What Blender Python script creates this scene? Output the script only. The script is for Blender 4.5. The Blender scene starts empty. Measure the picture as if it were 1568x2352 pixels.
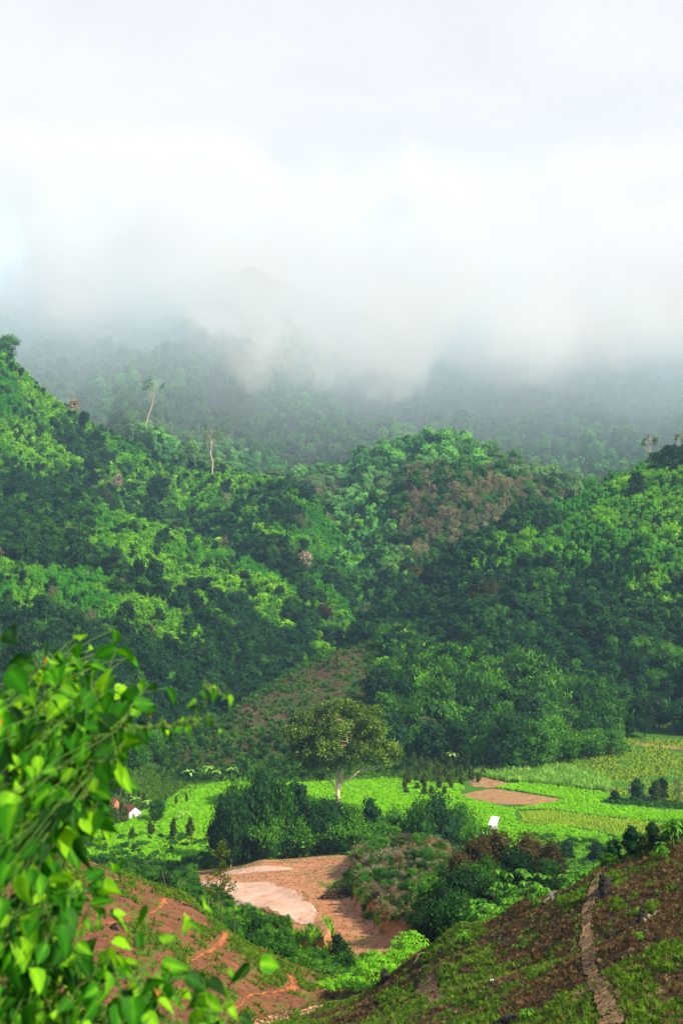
import bpy, math, random
import numpy as np
from mathutils import Vector, Matrix, Euler
SC = bpy.context.scene
COL = SC.collection
R = math.radians
# ------------------------------------------------------------------ camera, world, sun, exposure
F = 3266.7; CX = 784.0; HY = 1217.0; CZ = 70.0      # scale of the picture plane used to turn sight lines into metres
cam = bpy.data.cameras.new('camera'); cam_o = bpy.data.objects.new('camera', cam); COL.objects.link(cam_o)
cam_o.location = (0, 0, CZ); cam_o.rotation_euler = (R(90), 0, 0)
cam.sensor_fit = 'VERTICAL'; cam.sensor_height = 36; cam.lens = 50; cam.shift_y = 0.01743
cam.clip_start = 0.2; cam.clip_end = 8000
cam.dof.use_dof = True; cam.dof.focus_distance = 170; cam.dof.aperture_fstop = 6.3
SC.camera = cam_o
SUN_EL, SUN_AZ = 39.0, 128.0                         # azimuth measured from the view direction (+Y) to the right
world = bpy.data.worlds.new('World'); SC.world = world; world.use_nodes = True
wt = world.node_tree; wt.nodes.clear()
def N(t, kind, **kw):
    n = t.nodes.new(kind)
    for k, v in kw.items():
        if k.startswith('i_'):
            n.inputs[k[2:].replace('_', ' ')].default_value = v
        else: setattr(n, k, v)
    return n
wo = N(wt, 'ShaderNodeOutputWorld'); sky = N(wt, 'ShaderNodeTexSky', sky_type='NISHITA', sun_disc=False)
sky.sun_elevation = R(SUN_EL); sky.sun_rotation = R(SUN_AZ)
bg = N(wt, 'ShaderNodeBackground', i_Strength=0.12); wt.links.new(sky.outputs[0], bg.inputs[0])
tc = N(wt, 'ShaderNodeTexCoord'); mp = N(wt, 'ShaderNodeMapping'); mp.inputs['Scale'].default_value = (1, 1, 1.8)
wt.links.new(tc.outputs['Generated'], mp.inputs[0])
wn = N(wt, 'ShaderNodeTexNoise', i_Scale=6.0, i_Detail=6.0, i_Roughness=0.55, i_Distortion=0.4); wt.links.new(mp.outputs[0], wn.inputs['Vector'])
wr = N(wt, 'ShaderNodeValToRGB'); wt.links.new(wn.outputs[0], wr.inputs[0])
wr.color_ramp.elements[0].position = 0.32; wr.color_ramp.elements[0].color = (0.86, 0.875, 0.90, 1)
wr.color_ramp.elements[1].position = 0.66; wr.color_ramp.elements[1].color = (0.965, 0.965, 0.985, 1)
cbg = N(wt, "ShaderNodeBackground", i_Strength=0.55); wt.links.new(wr.outputs[0], cbg.inputs[0])
sx = N(wt, 'ShaderNodeSeparateXYZ'); wt.links.new(tc.outputs['Generated'], sx.inputs[0])
mr = N(wt, 'ShaderNodeMapRange', interpolation_type='SMOOTHSTEP'); mr.inputs["From Min"].default_value = 0.1; mr.inputs['From Max'].default_value = 0.6
wt.links.new(sx.outputs[1], mr.inputs['Value'])
wm = N(wt, 'ShaderNodeMixShader'); mr.inputs['To Min'].default_value = 0.10; wt.links.new(mr.outputs[0], wm.inputs[0]); wt.links.new(bg.outputs[0], wm.inputs[1]); wt.links.new(cbg.outputs[0], wm.inputs[2])  # small share of white cloud behind the camera, added as fill light
wt.links.new(wm.outputs[0], wo.inputs[0])
sun = bpy.data.lights.new('sun', 'SUN'); sun.energy = 5.0; sun.angle = R(0.5); sun.color = (1.0, 0.90, 0.70)
sun_o = bpy.data.objects.new('sun', sun); COL.objects.link(sun_o)
sd = Vector((math.cos(R(SUN_EL))*math.sin(R(SUN_AZ)), math.cos(R(SUN_EL))*math.cos(R(SUN_AZ)), math.sin(R(SUN_EL))))
sun_o.rotation_euler = sd.to_track_quat('Z', 'Y').to_euler(); sun_o.location = (60, 0, 200)
vs = SC.view_settings; vs.view_transform = 'Standard'; vs.look = 'None'; vs.exposure = 0.92; vs.gamma = 1
cy = SC.cycles
cy.use_denoising = True; cy.max_bounces = 20; cy.diffuse_bounces = 2; cy.glossy_bounces = 1; cy.transmission_bounces = 3
cy.transparent_max_bounces = 20; cy.volume_bounces = 12; cy.volume_step_rate = 0.75; cy.volume_max_steps = 256
cy.sample_clamp_indirect = 4.0; cy.use_adaptive_sampling = False
# ------------------------------------------------------------------ helpers
rng = np.random.default_rng(7)
def tag(o, label=None, cat=None, group=None, kind=None):
    if label: o['label'] = label
    if cat: o['category'] = cat
    if group: o['group'] = group
    if kind: o['kind'] = kind
    return o
def mesh_np(name, v, f, mats=(), attrs=None, smooth=False, midx=None):
    v = np.asarray(v, np.float32); f = np.asarray(f, np.int32)
    m = bpy.data.meshes.new(name)
    n = f.shape[1]
    m.vertices.add(len(v)); m.vertices.foreach_set('co', v.ravel())
    m.loops.add(f.size); m.loops.foreach_set('vertex_index', f.ravel())
    m.polygons.add(len(f)); m.polygons.foreach_set('loop_start', np.arange(0, f.size, n, dtype=np.int32))
    m.polygons.foreach_set('loop_total', np.full(len(f), n, np.int32))
    if midx is not None: m.polygons.foreach_set('material_index', np.asarray(midx, np.int32))
    m.polygons.foreach_set('use_smooth', np.full(len(f), bool(smooth)))
    for mt in mats: m.materials.append(mt)
    for k, a in (attrs or {}).items():
        at = m.attributes.new(k, 'FLOAT', 'POINT'); at.data.foreach_set('value', np.asarray(a, np.float32))
    m.update(calc_edges=True)
    return m
def link(name, mesh, parent=None, loc=(0, 0, 0)):
    o = bpy.data.objects.new(name, mesh); COL.objects.link(o); o.location = loc
    if parent: o.parent = parent
    return o
class MB:                                            # collects quads/tris with a per-vertex value
    def __init__(s): s.v = []; s.f = []; s.a = []; s.n = 0
    def add(s, v, f, a=0.5):
        v = np.asarray(v, float); f = np.asarray(f, int)
        if f.shape[1] == 3: f = np.concatenate([f, f[:, 2:3]], 1)
        s.v.append(v); s.f.append(f + s.n); s.a.append(np.broadcast_to(np.asarray(a, float), (len(v),)).copy()); s.n += len(v)
    def tube(s, pts, rad, n=6, a=0.5, cap=True):
        pts = np.asarray(pts, float); k = len(pts); rad = np.broadcast_to(np.asarray(rad, float), (k,))
        t = np.gradient(pts, axis=0); t /= np.linalg.norm(t, axis=1)[:, None] + 1e-9
        up = np.array([0.31, 0.17, 0.93]); b = np.cross(t, up); b /= np.linalg.norm(b, axis=1)[:, None] + 1e-9; c = np.cross(t, b)
        an = np.arange(n)/n*2*np.pi
        ring = pts[:, None] + rad[:, None, None]*(np.cos(an)[None, :, None]*b[:, None] + np.sin(an)[None, :, None]*c[:, None])
        i = np.arange(k-1)[:, None]*n; j = np.arange(n)[None]; j2 = (j+1) % n
        f = np.stack([i+j, i+j2, i+n+j2, i+n+j], -1).reshape(-1, 4)
        s.add(ring.reshape(-1, 3), f, a)
        if cap:
            for e, ri in ((pts[0], 0), (pts[-1], k-1)):
                s.add(np.vstack([ring[ri], e[None]]), [[q, (q+1) % n, n] for q in range(n)], a)
    def box(s, c, d, a=0.5, rot=None):
        c = np.array(c, float); d = np.array(d, float)/2
        v = np.array([[x, y, z] for x in (-1, 1) for y in (-1, 1) for z in (-1, 1)])*d
        if rot is not None: v = v @ np.array(rot.to_3x3()).T
        s.add(v+c, [[0, 1, 3, 2], [4, 6, 7, 5], [0, 4, 5, 1], [2, 3, 7, 6], [0, 2, 6, 4], [1, 5, 7, 3]], a)
    def mesh(s, name, mat, smooth=False):
        f = np.concatenate(s.f); v = np.concatenate(s.v)
        tri = f[:, 2] == f[:, 3]
        m = bpy.data.meshes.new(name)
        m.vertices.add(len(v)); m.vertices.foreach_set('co', v.astype(np.float32).ravel())
        tot = np.where(tri, 3, 4).astype(np.int32); st = np.concatenate([[0], np.cumsum(tot)[:-1]]).astype(np.int32)
        keep = np.ones(f.shape, bool); keep[tri, 3] = False
        li = f[keep].astype(np.int32)
        m.loops.add(len(li)); m.loops.foreach_set('vertex_index', li)
        m.polygons.add(len(f)); m.polygons.foreach_set('loop_start', st); m.polygons.foreach_set('loop_total', tot)
        m.polygons.foreach_set('use_smooth', np.full(len(f), bool(smooth)))
        at = m.attributes.new('v', 'FLOAT', 'POINT'); at.data.foreach_set('value', np.concatenate(s.a).astype(np.float32))
        m.materials.append(mat); m.update(calc_edges=True)
        return m
# value noise
_P = np.random.default_rng(3).permutation(4096); _V = np.random.default_rng(4).random(4096)
def _h(i, j): return _V[_P[(i + _P[j & 4095]) & 4095]]
def vnoise(x, y):
    i = np.floor(x).astype(int); j = np.floor(y).astype(int); u = x-i; w = y-j
    u = u*u*u*(u*(u*6-15)+10); w = w*w*w*(w*(w*6-15)+10)
    return (_h(i, j)*(1-u)+_h(i+1, j)*u)*(1-w) + (_h(i, j+1)*(1-u)+_h(i+1, j+1)*u)*w
def fbm(x, y, o=4, g=0.5):
    s = 0; a = 1; t = 0
    for k in range(o): s = s + a*vnoise(x*2**k+17.3*k, y*2**k-9.1*k); t += a; a *= g
    return s/t
def sstep(a, b, x):
    t = np.clip((x-a)/(b-a), 0, 1); return t*t*(3-2*t)
# ------------------------------------------------------------------ terrain
NEAR = [  # picture column, picture row, metres away: points of the near ground that one sees
 (1568,2352,42),(1400,2352,45),(1225,2352,52),(1050,2352,60),(870,2352,72),(700,2352,84),
 (800,2305,90),(880,2255,92),(960,2190,92),(1050,2130,88),(1200,2070,84),(1370,1995,82),(1460,1950,84),(1568,1900,86),
 (1360,2150,66),(1225,2200,70),(1568,2100,60),(1050,2240,72),(960,2270,78),(1480,2020,74),(1130,2180,76),
 (170,1975,112),(0,1945,118),(300,2010,112),(430,2055,111),(540,2150,110),(640,2205,110),(760,2270,106),
 (300,2200,85),(500,2250,86),(0,2352,55),(200,2352,62),(430,2352,72),(600,2352,82),(0,2150,80),(640,2290,92),(150,2150,86),
 (430,2005,235),(800,1965,262),(600,1975,252),(700,2000,232),(640,2085,178),(500,2060,188),(800,2050,195),(830,2180,142),
 (900,2190,136),(780,2200,134),(740,2120,163),(560,2030,212),
 (900,1955,222),(1000,1962,208),(860,2090,168),(920,2120,155),(1000,2100,150),(900,2020,195)]
NEARZ = [ # column, metres away, height: ground hidden behind crests and under the camera
 (780,118,32.6),(780,126,30.5),(620,160,26.5),(560,132,30.5),(700,145,27.5),(640,130,31),
 (1568,112,38),(1370,108,38),(1200,108,36.5),(1050,110,34.5),(960,112,33),(880,110,34),
 (1200,150,26),(1568,150,29),(1000,140,28),(1300,180,19),(1568,200,16),(1100,185,22),(1300,230,8),(1568,250,6),(1100,230,14),
 (950,262,6),(170,135,34),(0,142,34),(430,136,31),(300,165,26),(0,185,23),(200,230,10),(350,200,18),(0,250,6),(440,262,4),(640,285,3.5),(800,290,4),
 (0,30,58.3),(784,30,58),(1568,30,58.6),(0,20,61.6),(784,20,61.4),(1568,20,61.8),(600,50,50.8),(300,45,52.6),(1000,50,51.8),(870,56,50),(430,60,48.5),(1250,40,54.9),
 (0,10,65.3),(784,10,65.2),(1568,10,65.4),(300,3.6,68.05),(1300,3.6,68.05),(784,1.5,68.5)]
BD = np.array([1.5,3.6,10,20,30,50,80,110,140,180,230,262,300,330]); BZ = np.array([68.5,68.05,65.3,61.5,58.1,51.5,43,37,29,22,12,7.5,1.5,0])
pts = [(x, d, CZ-(y-HY)/F*d) for x, y, d in NEAR] + list(NEARZ)
pts += [(x, d, BZ[-1]) for x in (-900,-300,0,300,600,900,1200,1568,2000,2600) for d in (315, 345)]
e = []
for x, d, z in pts:
    u_ = min(1, d/90)**2
    if x <= 0: e += [(-500, d, z+1.5*u_), (-1100, d, z+4*u_)]
    if x >= 1568: e += [(2100, d, z+1.5*u_), (2700, d, z+4*u_)]
pts = np.array(pts+[p for p in e if p[1] < 300]+[(-1100, 10, 65.2), (2700, 10, 65.2), (-1100, 3.6, 68), (2700, 3.6, 68), (-1100, 1.5, 68.5), (2700, 1.5, 68.5)])
def _q(px, d): return np.stack([np.asarray(px)/420.0, np.log(d)*2.2], -1)
_res = pts[:, 2] - np.interp(np.log(pts[:, 1]), np.log(BD), BZ)
_K = np.linalg.norm(_q(pts[:, 0], pts[:, 1])[:, None]-_q(pts[:, 0], pts[:, 1])[None], axis=-1)
_W = np.linalg.solve(_K + 1e-3*np.eye(len(pts)), _res)
def near_h(px, d):
    q = _q(px, d); r = np.zeros(q.shape[:-1])
    for k, (a, b) in enumerate(_q(pts[:, 0], pts[:, 1])):
        r += _W[k]*np.sqrt((q[..., 0]-a)**2 + (q[..., 1]-b)**2)
    return np.interp(np.log(d), np.log(BD), BZ) + r
# far hills: crest lines (column, row, metres away, fall towards the viewer), rounding, relief
LAY = {
 'scrub':  ([(100,1800,430,.2),(300,1770,430,.3),(380,1712,436,.34),(520,1645,452,.34),(600,1585,480,.34),(700,1525,505,.33),(860,1476,525,.33),(950,1500,525,.33),(1050,1560,505,.3),(1200,1680,480,.3),(1350,1760,470,.3)], 10, 1.0),
 'spur':   ([(820,1700,470,.3),(870,1560,495,.30),(950,1535,505,.30),(1100,1560,500,.3),(1250,1600,490,.3),(1370,1650,480,.32),(1430,1700,470,.35),(1500,1760,470,.3)], 14, 1.0),
 'right_low': ([(1250,1700,560,.3),(1400,1640,560,.3),(1568,1600,570,.3),(1900,1560,580,.3),(2600,1500,600,.3)], 14, 1.0),
 'left_low': ([(-900,1150,680,.3),(-300,1240,660,.3),(0,1300,645,.28),(230,1340,625,.28),(400,1415,605,.26),(480,1470,595,.25),(540,1540,585,.22),(640,1640,575,.2),(760,1760,570,.2)], 22, 1.6),
 'left_mid': ([(-900,960,860,.3),(-300,1080,830,.3),(0,1140,800,.26),(120,1158,790,.26),(200,1160,785,.26),(400,1228,760,.26),(560,1290,730,.26),(660,1335,705,.26),(710,1375,690,.26),(745,1470,670,.25),(800,1640,650,.2)], 18, 2.2),
 'left_high': ([(-900,500,1200,.42),(-300,640,1150,.42),(0,800,1100,.41),(60,850,1090,.41),(100,888,1080,.4),(200,958,1065,.38),(300,1018,1050,.34),(360,1058,1040,.33),(430,1078,1020,.3),(520,1076,980,.26),(590,1085,960,.26),(650,1100,945,.25),(700,1125,930,.24),(750,1175,905,.22),(790,1232,880,.2),(830,1330,860,.18),(900,1500,840,.18)], 20, 3.0),
 'centre': ([(640,1420,860,.2),(700,1290,880,.22),(750,1215,890,.25),(780,1186,900,.3),(830,1150,905,.33),(880,1116,905,.35),(950,1072,905,.36),(1080,1058,905,.36),(1200,1082,910,.36),(1300,1118,915,.36),(1420,1165,920,.36),(1600,1210,930,.3)], 20, 2.5),
 'centre_back': ([(560,1180,1160,.3),(640,1105,1160,.32),(700,1100,1160,.34),(780,1083,1150,.35),(870,1045,1140,.36),(960,1014,1130,.36),(1070,1022,1130,.35),(1200,1075,1130,.33),(1300,1104,1130,.3),(1500,1150,1130,.3)], 18, 3.0),
 'right':  ([(740,1560,600,.14),(820,1450,610,.18),(900,1385,630,.22),(1000,1315,660,.26),(1060,1264,680,.28),(1150,1218,700,.3),(1200,1185,715,.33),(1300,1145,735,.37),(1350,1120,745,.39),(1480,1062,760,.42),(1568,1032,765,.44),(1900,930,800,.46),(2600,800,850,.46)], 22, 3.0),
 'left_far': ([(-900,560,1500,.5),(-300,620,1500,.5),(0,715,1500,.5),(100,757,1480,.5),(180,785,1470,.48),(230,770,1480,.48),(262,748,1490,.5),(300,722,1500,.5),(350,688,1510,.52),(420,665,1530,.52),(480,655,1560,.54),(560,650,1600,.55),(640,665,1620,.55),(760,720,1640,.5),(900,760,1600,.5),(1100,900,1500,.45)], 20, 6.0),
 'far':    ([(-900,500,2000,.45),(200,760,2000,.4),(400,740,2000,.45),(560,720,1980,.45),(700,690,1950,.45),(900,670,1950,.45),(1200,680,1950,.45),(1568,670,1950,.45),(2600,640,1950,.45)], 30, 9.0),
}
for q_, dy_ in (('centre', 24), ('left_high', 16), ('right', 14), ('centre_back', 10)): LAY[q_] = ([(a, b+dy_, c, d) for a, b, c, d in LAY[q_][0]],)+LAY[q_][1:]
LN = list(LAY)
def far_h(px, d, X):
    hs = []
    for k, n in enumerate(LN):
        c, w, rel = LAY[n]; c = np.array(c, float)
        cy_ = np.interp(px, c[:, 0], c[:, 1]); cd = np.interp(px, c[:, 0], c[:, 2]); s = np.interp(px, c[:, 0], c[:, 3])
        cz = CZ-(cy_-HY)/F*cd; t = d-cd
        rr = np.sqrt(t*t+w*w)-w
        fall = np.where(t < 0, s*rr, 0.5*rr)
        L = 70.0 + 6*rel
        warp = 25*fbm(X/160+k*7, d/160, 2)
        rid = np.abs(fbm((X+0.35*d+warp)/L + 31*k, (d-0.2*X)/(L*2.3), 3)-0.5)*2      # gullies running down the face
        nz = rel*(rid*2.2-0.5) + rel*0.6*(fbm(X/22+9*k, d/22, 3)-0.5)*2
        env = np.clip(-t/60, 0, 1)
        hs.append(cz - fall - nz*env*3.0*np.clip(cz/40, 0.2, 1.4) + (fbm(X/30+5*k, d*0+k, 2)-.5)*2*np.clip(rel, 1, 4))
    hs = np.stack(hs); i = np.argmax(hs, 0)
    return np.max(hs, 0), i
gx = np.concatenate([np.arange(-1100, -60, 40), np.arange(-60, 1630, 5), np.arange(1630, 2700, 40)]).astype(float)
def geo(a, b, s): return np.exp(np.arange(math.log(a), math.log(b), s))
gd = np.concatenate([geo(1.5, 40, .02), geo(40, 330, .005), geo(330, 2180, .007)])
GX, GD = np.meshgrid(gx, gd); WX = (GX-CX)/F*GD
Hn = near_h(GX, GD); Hf, LI = far_h(GX, GD, WX)
base = np.where(GD < 345, Hn*(1-sstep(318, 345, GD)), 0)
rough = (fbm(WX/5, GD/5, 4)-.5)*0.9*sstep(30, 60, GD)*(1-sstep(270, 320, GD)) + (fbm(WX/0.9+50, GD/0.9, 3)-.5)*0.22*sstep(20, 40, GD)*(1-sstep(120, 140, GD))
flat = sstep(120, 135, GD)*(GX > 420)*(GX < 900)
base = base + rough*(1-0.93*flat)
base = base - (GD > 330)*0  # the valley floor stays level
LI = np.where(Hf > base+0.05, LI, -1); GZ = np.where(GD > 370, np.maximum(base, Hf), base)
LI = np.where(GD > 370, LI, -1)
LG = np.log(gd)
def Hs(px, d, G=None):
    G = GZ if G is None else G
    i = np.clip(np.searchsorted(gx, px)-1, 0, len(gx)-2); j = np.clip(np.searchsorted(gd, d)-1, 0, len(gd)-2)
    u = np.clip((px-gx[i])/(gx[i+1]-gx[i]), 0, 1); w = np.clip((d-gd[j])/(gd[j+1]-gd[j]), 0, 1)
    return (G[j, i]*(1-u)+G[j, i+1]*u)*(1-w)+(G[j+1, i]*(1-u)+G[j+1, i+1]*u)*w
def Hxy(x, y): return Hs(CX+F*np.asarray(x)/np.asarray(y), np.asarray(y, float))
def hit(px, py, lo=35.0, hi=2200.0, add=0.0):
    d = np.exp(np.arange(math.log(lo), math.log(hi), .002)); z = CZ-(py-HY)/F*d
    h = Hs(np.full_like(d, px), d)+add
    k = np.argmax(z <= h) if (z <= h).any() else np.argmin((z-h)/d)
    dd = d[k]; return ((px-CX)/F*dd, dd, float(h[k]-add))
def at(px, d): x = (px-CX)/F*d; return (x, d, float(Hs(np.array([float(px)]), np.array([float(d)]))[0]))
def sdf(px_, py_, poly):
    P = np.asarray(poly, float); d = np.full(px_.shape, 1e9); ins = np.zeros(px_.shape, bool)
    for a, b in zip(P, np.roll(P, -1, 0)):
        e = b-a; wx = px_-a[0]; wy = py_-a[1]; t = np.clip((wx*e[0]+wy*e[1])/(e@e), 0, 1)
        d = np.minimum(d, np.hypot(wx-e[0]*t, wy-e[1]*t))
        c = (a[1] > py_) != (b[1] > py_)
        with np.errstate(all='ignore'): c &= px_ < (b[0]-a[0])*(py_-a[1])/(b[1]-a[1]+1e-12)+a[0]
        ins ^= c
    return np.where(ins, d, -d)
def wpoly(l, add=0.0, lo=35.0): return [hit(x, y, lo, add=(a[0] if a else add))[:2] for x, y, *a in l]
TERR = wpoly([(622,2030,.2),(673,2049,.8),(713,2085,1.6),(742,2115,2.),(764,2146,2.2),(748,2156,2.2),(700,2140,2.),(640,2112,1.),(600,2100,.4),(541,2072),(457,2032),(530,2027)], lo=125)
MOUND = wpoly([(816,2035,1.6),(842,2066,1.7),(860,2079,1.7),(873,2097,1.7),(898,2122,1.7),(960,2150,1.),(1060,2060,1.),(1060,1968,.5),(980,1958,.3),(880,1952,.3),(830,1958,.5),(806,1990,1.)], lo=125)
m = (GD > 120) & (GD < 290)
s = sdf(WX[m], GD[m], TERR); hgt = .5+1.8*np.clip((GX[m]-560)/190, 0, 1)
GZ[m] += hgt*sstep(-0.6, 0.25, s + (fbm(WX[m]/2.5, GD[m]/9, 3)-.5)*1.1)
s = sdf(WX[m], GD[m], MOUND)
GZ[m] += 1.8*sstep(-0.45, 0.3, s + (fbm(WX[m]/2, GD[m]/5, 3)-.5)*1.5)*(1+0.5*(fbm(WX[m]/4, GD[m]/4, 3)-.3))
# erosion bank at the foot of the scrub hill
BANK = [(370,1765),(470,1735),(560,1712),(640,1690),(700,1690),(800,1720),(920,1760),(980,1700)]
# ------------------------------------------------------------------ materials
def mat(name):
    m = bpy.data.materials.new(name); m.use_nodes = True; t = m.node_tree; t.nodes.clear(); return m, t
def ramp(t, fac, stops):
    r = N(t, 'ShaderNodeValToRGB'); t.links.new(fac, r.inputs[0]); e = r.color_ramp.elements
    while len(e) < len(stops): e.new(0.5)
    for k, (p, c) in enumerate(stops): e[k].position = p; e[k].color = (*c, 1)
    return r.outputs[0]
def noise(t, scale, detail=4, rough=.55, vec=None, w=(1, 1, 1)):
    n = N(t, 'ShaderNodeTexNoise', i_Scale=scale, i_Detail=float(detail), i_Roughness=rough)
    g = N(t, 'ShaderNodeNewGeometry'); mpp = N(t, 'ShaderNodeMapping'); mpp.inputs['Scale'].default_value = w
    t.links.new(g.outputs['Position'], mpp.inputs[0]); t.links.new(mpp.outputs[0], n.inputs['Vector'])
    return n.outputs[0]
def math_(t, op, a, b, clamp=False):
    n = N(t, 'ShaderNodeMath', operation=op, use_clamp=clamp)
    for k, x in enumerate((a, b)):
        if isinstance(x, (int, float)): n.inputs[k].default_value = x
        else: t.links.new(x, n.inputs[k])
    return n.outputs[0]
def mixc(t, f, a, b):
    n = N(t, 'ShaderNodeMix', data_type='RGBA')
    for k, x in ((0, f), (6, a), (7, b)):
        if isinstance(x, (int, float)): n.inputs[k].default_value = x
        elif isinstance(x, tuple): n.inputs[k].default_value = (*x, 1)
        else: t.links.new(x, n.inputs[k])
    return n.outputs[2]
def maprange(t, v, a, b):
    n = N(t, 'ShaderNodeMapRange', interpolation_type='SMOOTHSTEP'); n.inputs['From Min'].default_value = a; n.inputs['From Max'].default_value = b
    t.links.new(v, n.inputs['Value']); return n.outputs[0]
def finish(t, col, rough=.9, bump=None, bs=.5, bd=.1, spec=.2):
    p = N(t, 'ShaderNodeBsdfPrincipled'); o = N(t, 'ShaderNodeOutputMaterial')
    if isinstance(col, tuple): p.inputs['Base Color'].default_value = (*col, 1)
    else: t.links.new(col, p.inputs['Base Color'])
    p.inputs['Roughness'].default_value = rough; p.inputs['Specular IOR Level'].default_value = spec
    if bump is not None:
        b = N(t, 'ShaderNodeBump', i_Strength=bs, i_Distance=bd); t.links.new(bump, b.inputs['Height']); t.links.new(b.outputs[0], p.inputs['Normal'])
    t.links.new(p.outputs[0], o.inputs[0]); return p
def soil(name, dark, mid, light, green, g0, g1, steep=None, gs=.35, ss=1.2, w=(1, 1, 1)):
    m, t = mat(name)
    a = noise(t, ss, 6, .65, w=w); b = noise(t, gs, 5, .7, w=w); c = noise(t, 7.0, 4, .7)
    col = ramp(t, a, [(.25, dark), (.5, mid), (.75, light)])
    if green is not None:
        gcol = ramp(t, c, [(.3, tuple(x*.5 for x in green)), (.7, green)])
        gf = maprange(t, math_(t, 'ADD', b, math_(t, 'MULTIPLY', math_(t, 'SUBTRACT', c, .5), .35)), g0, g1)
        col = mixc(t, gf, col, gcol)
    if steep is not None:
        g = N(t, 'ShaderNodeNewGeometry'); s_ = N(t, 'ShaderNodeSeparateXYZ'); t.links.new(g.outputs['True Normal'], s_.inputs[0])
        sf = maprange(t, s_.outputs[2], .82, .68)
        n = N(t, 'ShaderNodeMapRange', interpolation_type='SMOOTHSTEP'); n.inputs['From Min'].default_value = .68; n.inputs['From Max'].default_value = .8; n.inputs['To Min'].default_value = 1; n.inputs['To Max'].default_value = 0
        t.links.new(s_.outputs[2], n.inputs['Value'])
        col = mixc(t, n.outputs[0], col, ramp(t, noise(t, 2.5, 4, .6, w=(1, 1, .3)), [(.3, tuple(x*.5 for x in steep)), (.7, steep)]))
    finish(t, col, .95, bump=c, bs=.8, bd=.12, spec=.1)
    return m
M_left = soil('red_soil', (.075,.028,.013), (.15,.062,.03), (.24,.10,.05), (.075,.16,.012), .56, .66)
M_right = soil('brown_soil', (.02,.013,.007), (.055,.035,.018), (.12,.075,.04), (.035,.065,.008), .48, .60, gs=.5)
M_mid = soil('bank_soil', (.06,.03,.012), (.12,.06,.025), (.2,.09,.04), (.04,.10,.01), .38, .5, steep=(.42,.15,.04))
M_valley = soil('valley_soil', (.035,.045,.012), (.05,.09,.015), (.09,.14,.02), (.05,.18,.008), .4, .55, gs=.08, ss=.3)
M_scrub = soil('scrub_soil', (.02,.013,.009), (.05,.03,.018), (.10,.065,.035), (.03,.075,.012), .42, .56, gs=.12, ss=.25, steep=(.15,.09,.05))
M_forest = soil('forest_floor', (.01,.025,.008), (.018,.045,.012), (.03,.06,.015), (.02,.07,.012), .45, .6, gs=.05, ss=.2)
M_road = soil('road_soil', (.27,.105,.05), (.38,.165,.085), (.48,.25,.145), (.15,.19,.03), .55, .66, gs=.3, ss=.9, w=(1, .22, 1))
M_pale = soil('pale_clay', (.40,.20,.13), (.52,.33,.24), (.63,.46,.36), (.36,.17,.10), .64, .76, ss=.5, gs=.3, w=(1, .22, 1))
M_trail = soil('orange_soil', (.14,.05,.018), (.34,.115,.035), (.50,.20,.07), (.12,.05,.02), .5, .6, ss=3, gs=2)
M_path = soil('trodden_soil', (.10,.055,.028), (.26,.15,.078), (.42,.27,.16), (.05,.08,.012), .56, .66, ss=3.0, gs=1.6)
M_stream = soil('gully_clay', (.3,.16,.08), (.5,.28,.15), (.65,.42,.26), None, 0, 0, ss=2)
M_plough = soil('ploughed_soil', (.16,.085,.035), (.27,.15,.07), (.38,.24,.12), (.12,.14,.03), .66, .74, ss=.5, gs=.15)
def leafmat(name, dark, mid, light, transl=.3, vary=.5, patch=None, pscale=.012, rough=.55, spec=.25, tmul=1.6):
    spec = spec*.35
    m, t = mat(name)
    at_ = N(t, 'ShaderNodeAttribute', attribute_name='v'); oi = N(t, 'ShaderNodeObjectInfo')
    f = math_(t, 'ADD', math_(t, 'MULTIPLY', at_.outputs['Fac'], 1-vary), math_(t, 'MULTIPLY', oi.outputs['Random'], vary))
    col = ramp(t, f, [(.12, dark), (.5, mid), (.88, light)])
    if patch is not None:
        pf = maprange(t, noise(t, pscale, 3, .6), .42, .62)
        col = mixc(t, pf, col, ramp(t, f, [(.1, tuple(x*.5 for x in patch)), (.9, patch)]))
    p = finish(t, col, rough, spec=spec)
    o = [n for n in t.nodes if n.type == 'OUTPUT_MATERIAL'][0]
    tr = N(t, 'ShaderNodeBsdfTranslucent'); hs = N(t, 'ShaderNodeMixRGB', blend_type='MULTIPLY'); hs.inputs[0].default_value = 1; hs.inputs[2].default_value = (tmul*1.1, tmul, tmul*.35, 1)
    t.links.new(col, hs.inputs[1]); t.links.new(hs.outputs[0], tr.inputs[0])
    mx = N(t, 'ShaderNodeMixShader'); mx.inputs[0].default_value = transl
    t.links.new(p.outputs[0], mx.inputs[1]); t.links.new(tr.outputs[0], mx.inputs[2]); t.links.new(mx.outputs[0], o.inputs[0])
    return m
L_bright = leafmat('vine_leaves', (.02,.09,.003), (.12,.35,.005), (.38,.66,.012), .3, .4, patch=(.05,.28,.008), pscale=.014)
L_dark = leafmat('dark_leaves', (.003,.014,.004), (.010,.044,.007), (.032,.105,.012), .15, .5, patch=(.010,.055,.014), pscale=.02)
L_mid = leafmat('mid_leaves', (.010,.045,.005), (.030,.115,.008), (.085,.24,.014), .25, .5)
L_olive = leafmat('olive_leaves', (.015,.03,.004), (.05,.085,.009), (.14,.19,.02), .3, .2)
L_dry = leafmat('dry_leaves', (.09,.08,.045), (.17,.15,.08), (.30,.26,.14), .25, .5)
L_red = leafmat('reddish_leaves', (.022,.017,.005), (.058,.042,.011), (.12,.095,.028), .25, .3)
L_cream = leafmat('cream_leaves', (.10,.09,.05), (.24,.20,.13), (.42,.34,.23), .25, .2)
L_far = leafmat('far_leaves', (.02,.10,.02), (.08,.28,.04), (.24,.54,.08), .3, .5, patch=(.13,.20,.06), pscale=.009)
L_crop = leafmat('crop_leaves', (.14,.38,.003), (.22,.54,.004), (.31,.66,.008), .35, .5, tmul=1.3)
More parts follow.
